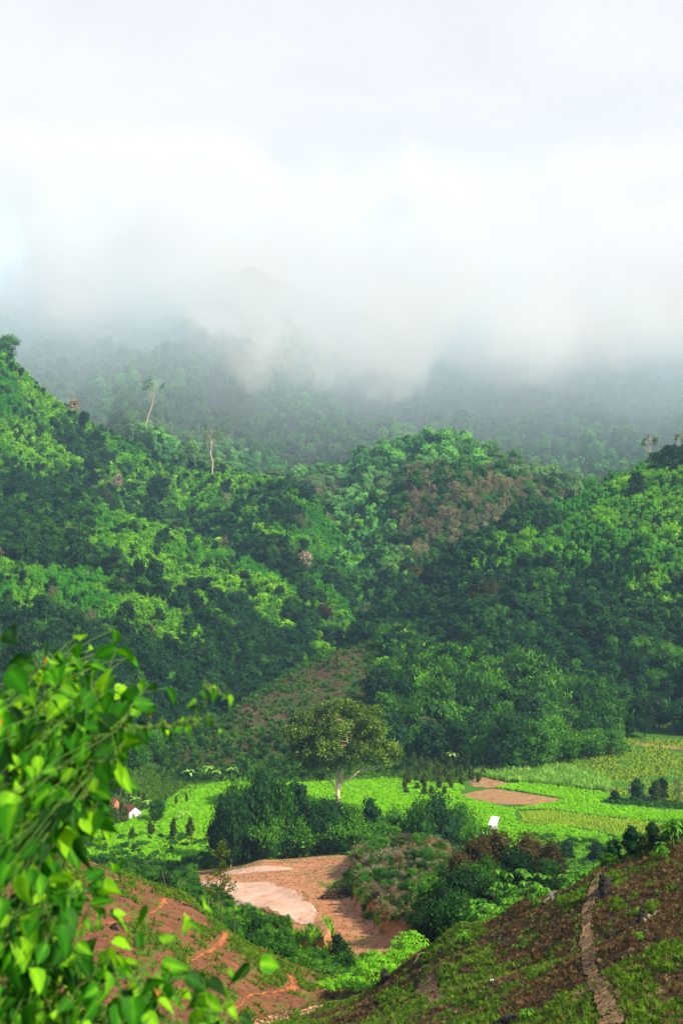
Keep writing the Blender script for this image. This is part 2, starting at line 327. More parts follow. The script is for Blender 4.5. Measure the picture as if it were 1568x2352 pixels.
L_grassy = leafmat('yellow_grass', (.26,.40,.015), (.36,.50,.03), (.46,.58,.05), .35, .5, tmul=1.3)
L_corn = leafmat('corn_leaves', (.10,.26,.03), (.19,.40,.045), (.36,.55,.12), .35, .5, tmul=1.3)
L_tuft = leafmat('green_grass', (.025,.07,.004), (.065,.15,.007), (.17,.31,.016), .35, .5)
L_rust = leafmat('rusty_grass', (.03,.017,.009), (.08,.045,.019), (.17,.10,.045), .3, .5)
L_straw = leafmat('straw_grass', (.09,.06,.025), (.17,.12,.05), (.30,.23,.12), .3, .5)
L_tree = leafmat('spreading_tree_leaves', (.015,.038,.004), (.06,.125,.009), (.19,.30,.03), .3, .0)
L_bank = leafmat('bank_grass', (.03,.11,.004), (.09,.27,.008), (.22,.46,.02), .35, .5)
L_creeper = leafmat('creeper_leaves', (.012,.06,.004), (.045,.17,.008), (.15,.38,.014), .3, .1)
L_teak = leafmat('broad_leaves', (.012,.06,.003), (.045,.17,.006), (.15,.38,.02), .35, .2, rough=.45)
L_bamboo = leafmat('bamboo_leaves', (.07,.24,.005), (.14,.42,.010), (.30,.60,.03), .4, .2)
L_front = leafmat('shrub_leaves', (.005,.035,.002), (.025,.16,.003), (.22,.50,.010), .45, .0, rough=.55, spec=.3, tmul=2.0)
def plain(name, col, rough=.85, var=.35, sc=6, **k):
    m, t = mat(name); c = ramp(t, noise(t, sc, 4, .6), [(.3, tuple(x*(1-var) for x in col)), (.7, tuple(x*(1+var*.5) for x in col))]); finish(t, c, rough, bump=noise(t, sc*4, 3, .6), bs=.4, bd=.03, **k); return m
B_pale = plain('pale_bark', (.55,.42,.28), sc=1.5); B_dark = plain('dark_bark', (.09,.065,.045)); B_burnt = plain('charred_wood', (.02,.017,.015))
B_grey = plain('grey_wood', (.19,.16,.125)); B_green = plain('green_stem', (.07,.14,.02)); B_brown = plain('brown_stem', (.16,.09,.045))
# ------------------------------------------------------------------ terrain meshes
idx = np.arange(GX.size).reshape(GX.shape)
fq = np.stack([idx[:-1, :-1], idx[:-1, 1:], idx[1:, 1:], idx[1:, :-1]], -1).reshape(-1, 4)
cl = LI[:-1, :-1].ravel(); cpx = GX[:-1, :-1].ravel(); cd = GD[:-1, :-1].ravel()
V = np.stack([WX, GD, GZ], -1).reshape(-1, 3)
def sub(name, sel, mats, mi=None, label=None):
    f = fq[sel]; u, inv = np.unique(f, return_inverse=True)
    o = link(name, mesh_np(name, V[u], inv.reshape(f.shape), mats, smooth=True, midx=None if mi is None else mi[sel]))
    o['kind'] = 'structure'; return o
gi = np.full(len(fq), 3)
gi[cd < 300] = 2
gl = np.interp(cd, [1, 60, 90, 108, 118, 125], [600, 640, 700, 790, 900, 900])
gi[(cd < 124) & (cpx < gl)] = 0; gi[(cd < 108) & (cpx >= gl)] = 1; gi[(cd < 128) & (cpx >= 900)] = 1
gi[(cd < 128) & (cpx < 560)] = 0
sub('ground', cl == -1, [M_left, M_right, M_mid, M_valley], gi)
k = LN.index
sub('scrub_hill', cl == k('scrub'), [M_scrub])
sub('right_hill', np.isin(cl, [k('spur'), k('right_low'), k('right')]), [M_forest])
sub('left_hill', np.isin(cl, [k('left_low'), k('left_mid'), k('left_high')]), [M_forest])
sub('centre_hill', np.isin(cl, [k('centre'), k('centre_back')]), [M_forest])
sub('mountain', np.isin(cl, [k('left_far'), k('far')]), [M_forest])
def drape(name, poly, mt, lift, res=.5, rag=.8, kind='structure'):
    P = np.array(poly); x0, y0 = P.min(0)-1; x1, y1 = P.max(0)+1
    X, Y = np.meshgrid(np.arange(x0, x1, res), np.arange(y0, y1, res)); Z = Hxy(X, Y)+lift
    i_ = np.arange(X.size).reshape(X.shape); f = np.stack([i_[:-1, :-1], i_[:-1, 1:], i_[1:, 1:], i_[1:, :-1]], -1).reshape(-1, 4)
    cx_ = (X[:-1, :-1]+res/2); cy_ = (Y[:-1, :-1]+res/2)
    s_ = sdf(cx_, cy_, P)+(fbm(cx_/(max(1.2, 3*res))+7, cy_/(max(4., 3*res)), 5, .7)-.5)*2.6*rag
    f = f[(s_ > 0).ravel()]; u, inv = np.unique(f, return_inverse=True)
    o = link(name, mesh_np(name, np.stack([X, Y, Z], -1).reshape(-1, 3)[u], inv.reshape(f.shape), [mt], smooth=True)); o['kind'] = kind; return o
def strip(name, pl, mt, widths, lift=.05, lo=35., hi=135.):
    W = [hit(x, y, lo, hi) for x, y in pl]; W = np.array([w[:2] for w in W])
    t = np.linspace(0, len(W)-1, len(W)*14); Pc = np.stack([np.interp(t, range(len(W)), W[:, q]) for q in (0, 1)], -1)
    for _ in range(6): Pc[1:-1] = (Pc[:-2]+Pc[2:]+2*Pc[1:-1])/4
    T = np.gradient(Pc, axis=0); T /= np.linalg.norm(T, axis=1)[:, None]; Nn = np.stack([-T[:, 1], T[:, 0]], -1)
    wd = np.interp(t, np.linspace(0, len(W)-1, len(widths)), widths)/2
    l = wd*(0.3+1.4*fbm(t*4.2, t*0+3, 4)); r = wd*(0.3+1.4*fbm(t*4.2, t*0+9, 4))
    u = np.linspace(-1, 1, 7); XY = Pc[:, None]+Nn[:, None]*np.where(u[None, :, None] < 0, l[:, None, None], r[:, None, None])*u[None, :, None]
    Z = Hxy(XY[..., 0], XY[..., 1])+lift - .10*(1-u[None]**2)*(1 if lift > .1 else 0)
    v = np.concatenate([XY, Z[..., None]], -1).reshape(-1, 3); n_ = 7; i_ = np.arange(len(t)*n_).reshape(len(t), n_)
    f = np.stack([i_[:-1, :-1], i_[:-1, 1:], i_[1:, 1:], i_[1:, :-1]], -1).reshape(-1, 4)
    o = link(name, mesh_np(name, v, f, [mt], smooth=True)); o['kind'] = 'structure'; return o
drape('dirt_road', wpoly([(432,2003),(560,1985),(700,1970),(800,1962),(818,1975),(800,2005),(760,2040),(805,2055),(834,2104),(862,2124),(898,2148),(940,2170),(920,2198),(780,2202),(700,2150),(600,2102),(541,2074),(457,2037)], lo=125), M_road, .05, .6, .7)
drape('terrace_slope', [p for p in TERR], M_road, .10, .2, .3)
drape('clay_terrace', wpoly([(616,2028),(670,2047),(708,2080),(733,2108),(722,2124),(690,2126),(640,2102),(600,2090),(541,2070),(457,2032),(530,2026)], lo=125), M_pale, .16, .14, .9)
drape('pale_clay_strip', wpoly([(445,2006),(560,1996),(670,1993),(672,1999),(600,2004),(500,2012)], lo=160), M_pale, .09, .4, .4)
VP = lambda l: [((x-CX)/F*(70*F/(y-HY)), 70*F/(y-HY)) for x, y in l]
DRYPLOT = VP([(1052,1826),(1130,1811),(1180,1818),(1290,1836),(1232,1850),(1150,1847),(1085,1836)])
DRYPLOT2 = VP([(1074,1792),(1110,1785),(1175,1801),(1128,1811),(1085,1806)])
drape('ploughed_plot', DRYPLOT, M_plough, .05, .8, .8); drape('ploughed_plot', DRYPLOT2, M_plough, .05, .8, .8)
drape('valley_track', wpoly([(1410,1703),(1460,1706),(1568,1717),(1700,1722),(1700,1732),(1568,1724),(1470,1713)], lo=380), M_plough, .12, .8, .5)
drape('forest_clearing', wpoly([(1310,1615),(1350,1602),(1385,1604),(1380,1618),(1340,1632),(1312,1632)], lo=380), M_plough, .2, .8, .5)
strip('footpath', [(1400,1980),(1372,2012),(1354,2060),(1348,2110),(1345,2160),(1353,2210),(1368,2260),(1388,2310),(1412,2360)], M_path, [.22,.35,.48,.5,.45,.55,.65], .10)
strip('footpath', [(1003,2216),(985,2238),(968,2256),(985,2276),(1004,2306)], M_path, [.4,.7,.9,.6], .09)
strip('erosion_trail', [(537,2140),(515,2158),(493,2180),(465,2195),(438,2210)], M_trail, [.6,.3,.18,.1])
strip('erosion_trail', [(636,2222),(662,2240),(675,2265),(650,2278),(629,2283),(567,2290),(537,2318)], M_trail, [.12,.22,.55,.25,.14,.1,.12])
strip('erosion_trail', [(381,2068),(362,2090),(338,2103),(315,2111),(271,2120),(183,2135)], M_trail, [.4,.18,.16,.14,.1])
strip('stream_bed', [(570,2360),(620,2344),(658,2334),(713,2323),(775,2300)], M_stream, [.9,1.1,.8,.7,.4], .06)
# ------------------------------------------------------------------ foliage builders
def unit(v): return v/(np.linalg.norm(v, axis=-1, keepdims=True)+1e-9)
def leaves(mb, c, nrm, size, r, val=None, droop=0.0, asp=.55, jit=.7):
    """leaf clumps (folded rhombs) centred on c, facing roughly nrm"""
    n = len(c); nr = unit(nrm + r.normal(0, jit, (n, 3))); a = np.cross(nr, unit(r.normal(0, 1, (n, 3)))); a = unit(a + np.array([0, 0, -droop])); b = unit(np.cross(nr, a))
    L = (size*r.uniform(.6, 1.35, n))[:, None]*.5; w = L*asp*r.uniform(.7, 1.3, (n, 1)); fold = nr*L*.25
    v = np.stack([c-a*L, c+b*w+fold, c+a*L, c-b*w+fold], 1).reshape(-1, 3)
    f = np.arange(4*n).reshape(n, 4)
    if val is None: val = r.random(n)
    mb.add(v, f, np.repeat(val, 4))
def ico(r, n=5, sub=1):
    import bmesh
    bm = bmesh.new(); bmesh.ops.create_icosphere(bm, subdivisions=sub, radius=1)
    v = np.array([x.co[:] for x in bm.verts]); f = np.array([[q.index for q in x.verts] for x in bm.faces]); bm.free(); return v, f
ICO = ico(0, sub=2)
def lobes_crown(mb, lobes, nleaf, size, r, droop=0., core=.72, asp=.55, jit=.7, up=.35, val=None, inner=.25):
    """lobes: centre xyz, radius, squash; leaf clumps through each lobe's outer shell, denser on top"""
    w = np.array([l[3]**2 for l in lobes]); w = w/w.sum()
    for l, k_ in zip(lobes, np.maximum(6, (w*nleaf).astype(int))):
        c = np.array(l[:3]); rr = l[3]; sq = l[4] if len(l) > 4 else .85
        d = unit(r.normal(0, 1, (k_, 3))+np.array([0, 0, up])); rad = rr*(1-inner*r.random((k_, 1))**1.2)*(1+.18*(r.random((k_, 1))-.5)*2)
        p = d*rad; p[:, 2] *= sq
        vv = np.clip(.5+.28*r.normal(0, 1, k_)+ (r.random()-.5)*.5, 0, 1) if val is None else np.clip(val+.2*r.normal(0, 1, k_), 0, 1)
        leaves(mb, c+p, d, size, r, vv, droop, asp, jit)
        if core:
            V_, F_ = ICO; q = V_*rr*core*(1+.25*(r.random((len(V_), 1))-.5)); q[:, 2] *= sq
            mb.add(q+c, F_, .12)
def limb(mb, a, b, r0, r1, r, wob=.12, n=6, sides=6):
    a = np.array(a, float); b = np.array(b, float); t = np.linspace(0, 1, n)[:, None]; L = np.linalg.norm(b-a)
    p = a+(b-a)*t + np.cumsum(r.normal(0, 1, (n, 3)), 0)*L*wob/n*np.sin(t*np.pi*.9)
    mb.tube(p, np.linspace(r0, r1, n), sides, .5); return p
def tree_lobes(h, w, r, n=7, base=.35):
    out = []
    for i in range(n):
        z = h*(base+(1-base)*(.15+.72*(i+.5)/n)); k_ = math.sqrt(max(.08, 1-((z/h-.62)/.48)**2)); an = r.random()*6.28; d = w*.5*k_*r.uniform(.25, .68)
        out.append((math.cos(an)*d, math.sin(an)*d, z, w*r.uniform(.20, .33), r.uniform(.7, .95)))
    out.append((0, 0, h*.86, w*.27, .8)); return out
PROTO = {}
def proto(key, fn, count, mt):
    c = bpy.data.collections.new(key)
    L = []
    for i in range(count):
        mb = MB(); fn(mb, np.random.default_rng(hash(key) % 1000 if False else sum(map(ord, key))+i*13))
        m = mb.mesh('%s_%02d' % (key, i), mt); o = bpy.data.objects.new('%s_%02d' % (key, i), m); c.objects.link(o); L.append(m)
    PROTO[key] = (c, L)
def p_vine(mb, r):                                   # low creeper-draped crowns, unit height about 1
    l = []
    for i in range(r.integers(3, 6)):
        a = r.random()*6.28; d = r.uniform(.0, .42); zz = r.uniform(.35, .8)
        l.append((math.cos(a)*d, math.sin(a)*d, zz, r.uniform(.16, .3), r.uniform(.9, 1.5)))
        for q in range(2): l.append((math.cos(a)*d+r.normal(0, .08), math.sin(a)*d+r.normal(0, .08), zz*.5, r.uniform(.13, .2), 1.4))
    lobes_crown(mb, l, 330, .125, r, droop=.8, core=.75, up=.5)
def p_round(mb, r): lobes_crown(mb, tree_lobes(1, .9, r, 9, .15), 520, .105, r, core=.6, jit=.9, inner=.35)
def p_tall(mb, r):
    limb(mb, (0, 0, -.05), (r.normal(0, .04), r.normal(0, .04), .75), .025, .012, r)
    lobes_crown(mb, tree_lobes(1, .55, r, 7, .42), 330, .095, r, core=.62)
def p_dry(mb, r):
    for i in range(9):
        a = r.random()*6.28; limb(mb, (0, 0, 0), (math.cos(a)*.28, math.sin(a)*.28, r.uniform(.6, .95)), .018, .004, r)
    lobes_crown(mb, tree_lobes(1, .8, r, 6, .3), 240, .085, r, core=0, inner=.7)
def p_bamboo(mb, r):                                 # a clump of arching culms
    for i in range(16):
        a = r.random()*6.28; o = r.uniform(.1, .42); t = np.linspace(0, 1, 9)[:, None]
        pth = np.hstack([np.cos(a)*o*t**2.2*1.2, np.sin(a)*o*t**2.2*1.2, r.uniform(.75, 1.05)*(t-.32*o*2*t**3.2)])
        mb.tube(pth, np.linspace(.008, .003, 9), 4, .4, cap=False)
        for s_ in np.linspace(.2, 1, 9):
            c = np.array([np.interp(s_, t[:, 0], pth[:, q]) for q in range(3)]); k_ = 9
            leaves(mb, c+r.normal(0, .05, (k_, 3)), r.normal(0, 1, (k_, 3))+[0, 0, .7], .115, r, None, 1.0, .3)
    lobes_crown(mb, [(0, 0, .35, .26, 1.2)], 60, .11, r, core=.8)
def p_scrub(mb, r): lobes_crown(mb, [(r.normal(0, .15), r.normal(0, .15), r.uniform(.25, .6), r.uniform(.2, .35), 1) for _ in range(4)], 120, .22, r, core=.5, inner=.6)
def p_conic(mb, r):                                  # dense conical orchard tree
    l = [(r.normal(0, .04), r.normal(0, .04), z, .30*math.sqrt(max(.06, 1-((z-.36)/.66)**2)), .9) for z in (.22, .36, .5, .64, .78, .88)]
    l += [(math.cos(a)*q, math.sin(a)*q, z, r.uniform(.10, .17), .9) for a, z in zip(r.random(14)*6.28, r.uniform(.15, .8, 14)) for q in [.27*math.sqrt(max(.05, 1-((z-.36)/.6)**2))]]
    lobes_crown(mb, l, 1100, .07, r, core=.6, droop=.2, jit=.95, inner=.4)
def p_fine(mb, r): lobes_crown(mb, tree_lobes(1, .95, r, 15, .08), 2600, .055, r, core=.5, jit=1.0, inner=.5)
def p_clump(mb, r):                                  # tree hung with drooping leafage down to the ground
    l = tree_lobes(1, 1.0, r, 15, .10)
    for i in range(10):
        a = r.random()*6.28; d = r.uniform(.1, .42); z = r.uniform(.15, .7); l.append((math.cos(a)*d*(1.15-z*.5), math.sin(a)*d*(1.15-z*.5), z, r.uniform(.08, .16), 1.25))
    lobes_crown(mb, l, 3000, .058, r, droop=.6, core=.45, jit=1.0, inner=.55)
def p_creeper(mb, r):
    l = tree_lobes(1, .95, r, 12, .15)
    for i in range(12):
        a = r.random()*6.28; d = r.uniform(.15, .45); z = r.uniform(.12, .75); l.append((math.cos(a)*d*(1.1-z*.4), math.sin(a)*d*(1.1-z*.4), z, r.uniform(.07, .13), 1.7))
    lobes_crown(mb, l, 3000, .05, r, droop=.9, core=.5, jit=.8, inner=.4)
def p_bamboof(mb, r):
    for i in range(26):
        a = r.random()*6.28; o = r.uniform(.08, .42); t = np.linspace(0, 1, 9)[:, None]; hh = r.uniform(.6, 1.05)
        pth = np.hstack([np.cos(a)*o*t**2.2*1.2, np.sin(a)*o*t**2.2*1.2, hh*(t-.32*o*2*t**3.2)]); mb.tube(pth, np.linspace(.006, .002, 9), 4, .5, cap=False)
        for s_ in np.linspace(.12, 1, 13):
            c = np.array([np.interp(s_, t[:, 0], pth[:, q]) for q in range(3)]); leaves(mb, c+r.normal(0, .035, (11, 3)), r.normal(0, 1, (11, 3))+[0, 0, .7], .062, r, None, 1.1, .34)
    lobes_crown(mb, [(0, 0, .3, .24, 1.2)], 60, .08, r, core=.7)
def p_fscrub(mb, r): lobes_crown(mb, [(r.normal(0, .17), r.normal(0, .17), r.uniform(.15, .7), r.uniform(.2, .34), 1) for _ in range(7)], 900, .085, r, core=.45, inner=.6, jit=1.)
def p_crop(mb, r):
    k_ = 26; a = r.random(k_)*6.28; d = r.uniform(.1, .5, k_); c = np.stack([np.cos(a)*d, np.sin(a)*d, r.uniform(.3, 1, k_)], -1)
    leaves(mb, c, np.stack([np.cos(a)*.5, np.sin(a)*.5, a*0+1], -1), .42, r, None, .2, .6, .45)
def blades(mb, r, n, h, w, spread, curve=.35, r0=.12):
    a = r.random(n)*6.28; hh = h*r.uniform(.5, 1.1, n); lean = spread*r.uniform(.2, 1, n)
    b0 = np.stack([np.cos(a), np.sin(a)], -1)*r0*r.random((n, 1)); dx = np.cos(a)*lean; dy = np.sin(a)*lean; px_ = -np.sin(a)*w/2; py_ = np.cos(a)*w/2; z0 = np.zeros(n)
    v = np.stack([np.stack([b0[:, 0]-px_, b0[:, 1]-py_, z0], -1), np.stack([b0[:, 0]+px_, b0[:, 1]+py_, z0], -1),
                  np.stack([b0[:, 0]+dx*.45+px_*.8, b0[:, 1]+dy*.45+py_*.8, hh*.6], -1), np.stack([b0[:, 0]+dx*.45-px_*.8, b0[:, 1]+dy*.45-py_*.8, hh*.6], -1),
                  np.stack([b0[:, 0]+dx, b0[:, 1]+dy, hh*(1-curve*lean/max(h, .01))], -1)], 1).reshape(-1, 3)
    i_ = np.arange(n)[:, None]*5; f = np.concatenate([i_+[0, 1, 2, 3], i_+[3, 2, 4, 4]]); mb.add(v, f, np.repeat(r.random(n), 5))
def p_tuft(mb, r): blades(mb, r, 22, 1, .09, .7)
def p_corn(mb, r): blades(mb, r, 14, 1, .10, .45)
def p_weed(mb, r):
    k_ = 34; a = r.random(k_)*6.28; d = r.uniform(0, .5, k_); c = np.stack([np.cos(a)*d, np.sin(a)*d, r.uniform(.05, .75, k_)*(1-.9*d)], -1)
    leaves(mb, c, np.stack([np.cos(a), np.sin(a), a*0+1.2], -1), .26, r, None, 0, .55, .5)
for key, fn, n_, mt in (('vine', p_vine, 5, L_bright), ('round', p_round, 5, L_dark), ('round_mid', p_round, 4, L_mid), ('tall', p_tall, 4, L_dark), ('dry', p_dry, 4, L_dry), ('bamboo', p_bamboo, 3, L_mid), ('bamboo_bright', p_bamboo, 3, L_bright),
    ('far_round', p_round, 4, L_far), ('far_vine', p_vine, 4, L_far), ('scrub', p_scrub, 4, L_mid), ('scrub_dark', p_scrub, 3, L_dark), ('conic', p_conic, 4, L_olive), ('conic_dark', p_conic, 3, L_dark), ('crop', p_crop, 4, L_crop), ('yellow', p_tuft, 4, L_grassy), ('corn', p_corn, 4, L_corn), ('tuft', p_tuft, 4, L_tuft),
    ('rust', p_tuft, 3, L_rust), ('straw', p_tuft, 3, L_straw), ('weed', p_weed, 4, L_tuft), ('bank', p_tuft, 4, L_bank), ('reddish', p_round, 3, L_red), ('cream', p_round, 2, L_cream)):
    proto(key, fn, n_, mt)
for key, fn, n_, mt in (('creeper_fine', p_creeper, 4, L_creeper), ('bamboo_fine', p_bamboof, 4, L_creeper), ('shrub_fine', p_fine, 4, L_dark), ('shrub_fine_mid', p_fine, 3, L_mid), ('reddish_fine', p_fine, 3, L_red), ('clump', p_clump, 5, L_dark), ('clump_mid', p_clump, 4, L_mid), ('fscrub', p_fscrub, 5, L_mid), ('fscrub_dark', p_fscrub, 4, L_dark), ('fscrub_olive', p_fscrub, 3, L_olive)): proto(key, fn, n_, mt)
def node_group():
    g = bpy.data.node_groups.new('scatter', 'GeometryNodeTree')
    g.interface.new_socket('Geometry', in_out='INPUT', socket_type='NodeSocketGeometry'); g.interface.new_socket('Collection', in_out='INPUT', socket_type='NodeSocketCollection')
    g.interface.new_socket('Geometry', in_out='OUTPUT', socket_type='NodeSocketGeometry')
    gi_ = g.nodes.new('NodeGroupInput'); go = g.nodes.new('NodeGroupOutput'); ip = g.nodes.new('GeometryNodeInstanceOnPoints'); ci = g.nodes.new('GeometryNodeCollectionInfo')
    ci.inputs['Separate Children'].default_value = True; ci.inputs['Reset Children'].default_value = True; ip.inputs['Pick Instance'].default_value = True
    g.links.new(gi_.outputs[0], ip.inputs['Points']); g.links.new(gi_.outputs[1], ci.inputs[0]); g.links.new(ci.outputs[0], ip.inputs['Instance'])
    for nm, ty, so in (('rot', 'FLOAT_VECTOR', 'Rotation'), ('scl', 'FLOAT_VECTOR', 'Scale'), ('idx', 'INT', 'Instance Index')):
        a = g.nodes.new('GeometryNodeInputNamedAttribute'); a.data_type = ty; a.inputs['Name'].default_value = nm
        g.links.new([q for q in a.outputs if q.enabled and q.name == 'Attribute'][0], ip.inputs[so])
    g.links.new(ip.outputs[0], go.inputs[0]); return g
NG = node_group(); SID = [i_ for i_ in NG.interface.items_tree if i_.name == 'Collection'][0].identifier
def scatter(name, key, P, S, label=None, tilt=.06, wide=(.85, 1.2)):
    """one mass of growth: many copies of a few leafy shapes at points P with heights S"""
    n = len(P); m = bpy.data.meshes.new(name); m.vertices.add(n); m.vertices.foreach_set('co', np.asarray(P, np.float32).ravel())
    rot = np.stack([rng.normal(0, tilt, n), rng.normal(0, tilt, n), rng.random(n)*6.28], -1); w = S*rng.uniform(*wide, n)
    for nm, ty, a, at_ in (('rot', 'FLOAT_VECTOR', rot, 'vector'), ('scl', 'FLOAT_VECTOR', np.stack([w, w, S], -1), 'vector')):
        q = m.attributes.new(nm, ty, 'POINT'); q.data.foreach_set(at_, a.astype(np.float32).ravel())
    q = m.attributes.new('idx', 'INT', 'POINT'); q.data.foreach_set('value', rng.integers(0, 100, n).astype(np.int32))
    o = link(name, m); md = o.modifiers.new('scatter', 'NODES'); md.node_group = NG; md[SID] = PROTO[key][0]; o['kind'] = 'stuff'
    if label: o['label'] = label
    return o
# ------------------------------------------------------------------ where the forest stands
EL = (GZ-CZ)/GD; RUN = np.maximum.accumulate(EL, 0)
def jgrid(sp, y0, y1, xm=.27):
    ys = np.arange(y0, y1, sp); X = []; Y = []
    for y in ys:
        xs = np.arange(-y*xm, y*xm, sp); X.append(xs+rng.uniform(-.48, .48, len(xs))*sp); Y.append(np.full(len(xs), y)+rng.uniform(-.48, .48, len(xs))*sp)
    X = np.concatenate(X); Y = np.concatenate(Y); px = CX+F*X/Y
    return X, Y, px
def lay_at(px, d):
    i = np.clip(np.searchsorted(gx, px)-1, 0, len(gx)-2); j = np.clip(np.searchsorted(gd, d)-1, 0, len(gd)-2); return LI[j, i], i, j
def seen(px, d, z, h, tol=.006):
    i = np.clip(np.searchsorted(gx, px)-1, 0, len(gx)-2); j = np.clip(np.searchsorted(gd, d)-2, 0, len(gd)-2)
    return (z+h-CZ)/d > RUN[j, i]-tol
FOREST = {q: [] for q in ('vine', 'round', 'round_mid', 'tall', 'dry', 'bamboo', 'bamboo_bright', 'far_round', 'far_vine', 'scrub', 'scrub_dark')}
def forest(sp, y0, y1, lays, rule, h):
    X, Y, px = jgrid(sp, y0, y1); l, _, _ = lay_at(px, Y); ok = np.isin(l, [LN.index(q) for q in lays])
    X, Y, px, l = X[ok], Y[ok], px[ok], l[ok]; Z = Hs(px, Y); ok = seen(px, Y, Z, h)
    X, Y, px, l, Z = X[ok], Y[ok], px[ok], l[ok], Z[ok]; py = HY+(CZ-Z)/Y*F
    n1 = fbm(X/45, Y/45, 3); n2 = fbm(X/11+40, Y/11, 3); kk, hh = rule(px, py, Y, n1, n2, rng.random(len(X)), *((l,) if rule is r_left else ()))
    for q in FOREST:
        s_ = kk == q
        if s_.any(): FOREST[q].append(np.stack([X[s_], Y[s_], Z[s_]-.3, hh[s_]*np.exp(rng.normal(-.04, .28, s_.sum())).clip(.45, 1.8)*(1+.4*(rng.random(s_.sum()) > .95))], -1))
def pick(u, table):
    out = np.empty(len(u), object); lo = np.zeros(len(u))
    for key, p in table:
        p = np.broadcast_to(p, u.shape); s_ = (u >= lo) & (u < lo+p); out[s_] = key; lo = lo+p
    out[out == None] = table[0][0]; return out
def crest_gap(name, px, py):
    c = np.array(LAY[name][0], float); return py-np.interp(px, c[:, 0], c[:, 1])
def r_left(px, py, d, n1, n2, u, l):  # sunlit crests and shaded feet put in by mixing bright and dark tree kinds
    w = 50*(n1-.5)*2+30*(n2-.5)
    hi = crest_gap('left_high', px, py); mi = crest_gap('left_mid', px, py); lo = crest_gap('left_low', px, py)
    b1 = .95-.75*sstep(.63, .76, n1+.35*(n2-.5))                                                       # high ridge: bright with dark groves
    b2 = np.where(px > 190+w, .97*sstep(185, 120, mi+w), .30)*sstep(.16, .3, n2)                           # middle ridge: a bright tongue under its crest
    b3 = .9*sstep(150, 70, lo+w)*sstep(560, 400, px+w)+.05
    b = np.where(l == LN.index('left_high'), b1*(1-.8*sstep(60, 0, np.abs(py-1120+w)-20)*(px < 250)*.7), np.where(l == LN.index('left_mid'), b2, b3)); b = np.where(l == LN.index('left_high'), b*(1-.85*sstep(-70, -25, mi+w*.4)*(px < 720)), b); b = np.where(l == LN.index('left_mid'), b*(1-.9*sstep(-60, -20, lo+w*.4)*(px < 520)), b); b = np.clip(b, .02, .98)  # darker trees just above nearer crests stand in for gully shade
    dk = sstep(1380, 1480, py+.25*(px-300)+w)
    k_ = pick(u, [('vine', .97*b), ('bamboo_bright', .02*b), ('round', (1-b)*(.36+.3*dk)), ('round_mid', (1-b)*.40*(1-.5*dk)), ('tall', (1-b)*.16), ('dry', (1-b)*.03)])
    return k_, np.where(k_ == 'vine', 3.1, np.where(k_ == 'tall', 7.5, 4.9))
def r_right(px, py, d, n1, n2, u):  # cloud shade on the lower slope put in as darker tree kinds
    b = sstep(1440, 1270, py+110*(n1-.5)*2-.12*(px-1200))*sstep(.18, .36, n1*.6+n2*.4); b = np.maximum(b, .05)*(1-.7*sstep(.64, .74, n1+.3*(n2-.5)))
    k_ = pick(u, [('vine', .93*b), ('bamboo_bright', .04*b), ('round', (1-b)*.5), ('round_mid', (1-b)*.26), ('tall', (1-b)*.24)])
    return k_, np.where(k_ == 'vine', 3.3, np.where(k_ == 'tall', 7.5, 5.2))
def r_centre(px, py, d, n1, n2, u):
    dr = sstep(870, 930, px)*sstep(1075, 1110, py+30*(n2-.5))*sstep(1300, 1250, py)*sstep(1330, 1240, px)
    rc = crest_gap('right', px, py); sh = sstep(-70, -20, rc+30*(n2-.5))*(px > 960)*(1-dr)  # dark trees above the right hill's crest stand in for shade
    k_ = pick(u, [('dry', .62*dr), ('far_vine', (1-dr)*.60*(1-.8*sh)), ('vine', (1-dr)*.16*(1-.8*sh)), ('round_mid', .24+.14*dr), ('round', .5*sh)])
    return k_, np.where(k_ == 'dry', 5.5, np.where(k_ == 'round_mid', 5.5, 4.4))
def r_far(px, py, d, n1, n2, u):
    b = sstep(.4, .6, n1); k_ = pick(u, [('far_vine', .3+.4*b), ('far_round', .55-.35*b), ('round_mid', .15-.05*b)])
    return k_, np.where(k_ == 'far_vine', 7.0, 9.5)
def r_spur(px, py, d, n1, n2, u):
    b = sstep(.42, .62, n2); k_ = pick(u, [('vine', .22*b+.04), ('bamboo', .22+.1*b), ('bamboo_bright', .14*b), ('round_mid', .22), ('round', .34)])
    return k_, np.where(k_ == 'vine', 5.0, np.where(np.isin(k_, ['bamboo', 'bamboo_bright']), 9.0, 8.0))
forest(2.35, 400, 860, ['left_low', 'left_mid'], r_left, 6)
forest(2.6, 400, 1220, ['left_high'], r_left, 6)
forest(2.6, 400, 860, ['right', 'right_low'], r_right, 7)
forest(3.5, 400, 960, ['centre'], r_centre, 6)
forest(5.6, 400, 2100, ['centre_back', 'left_far', 'far'], r_far, 12)
forest(3.8, 425, 540, ['spur'], r_spur, 9)
def near_dark(px, py, d, n1, n2, u):
    k_ = pick(u, [('round', .55), ('round_mid', .3), ('bamboo', .15)]); return k_, np.full(len(u), 9.0)
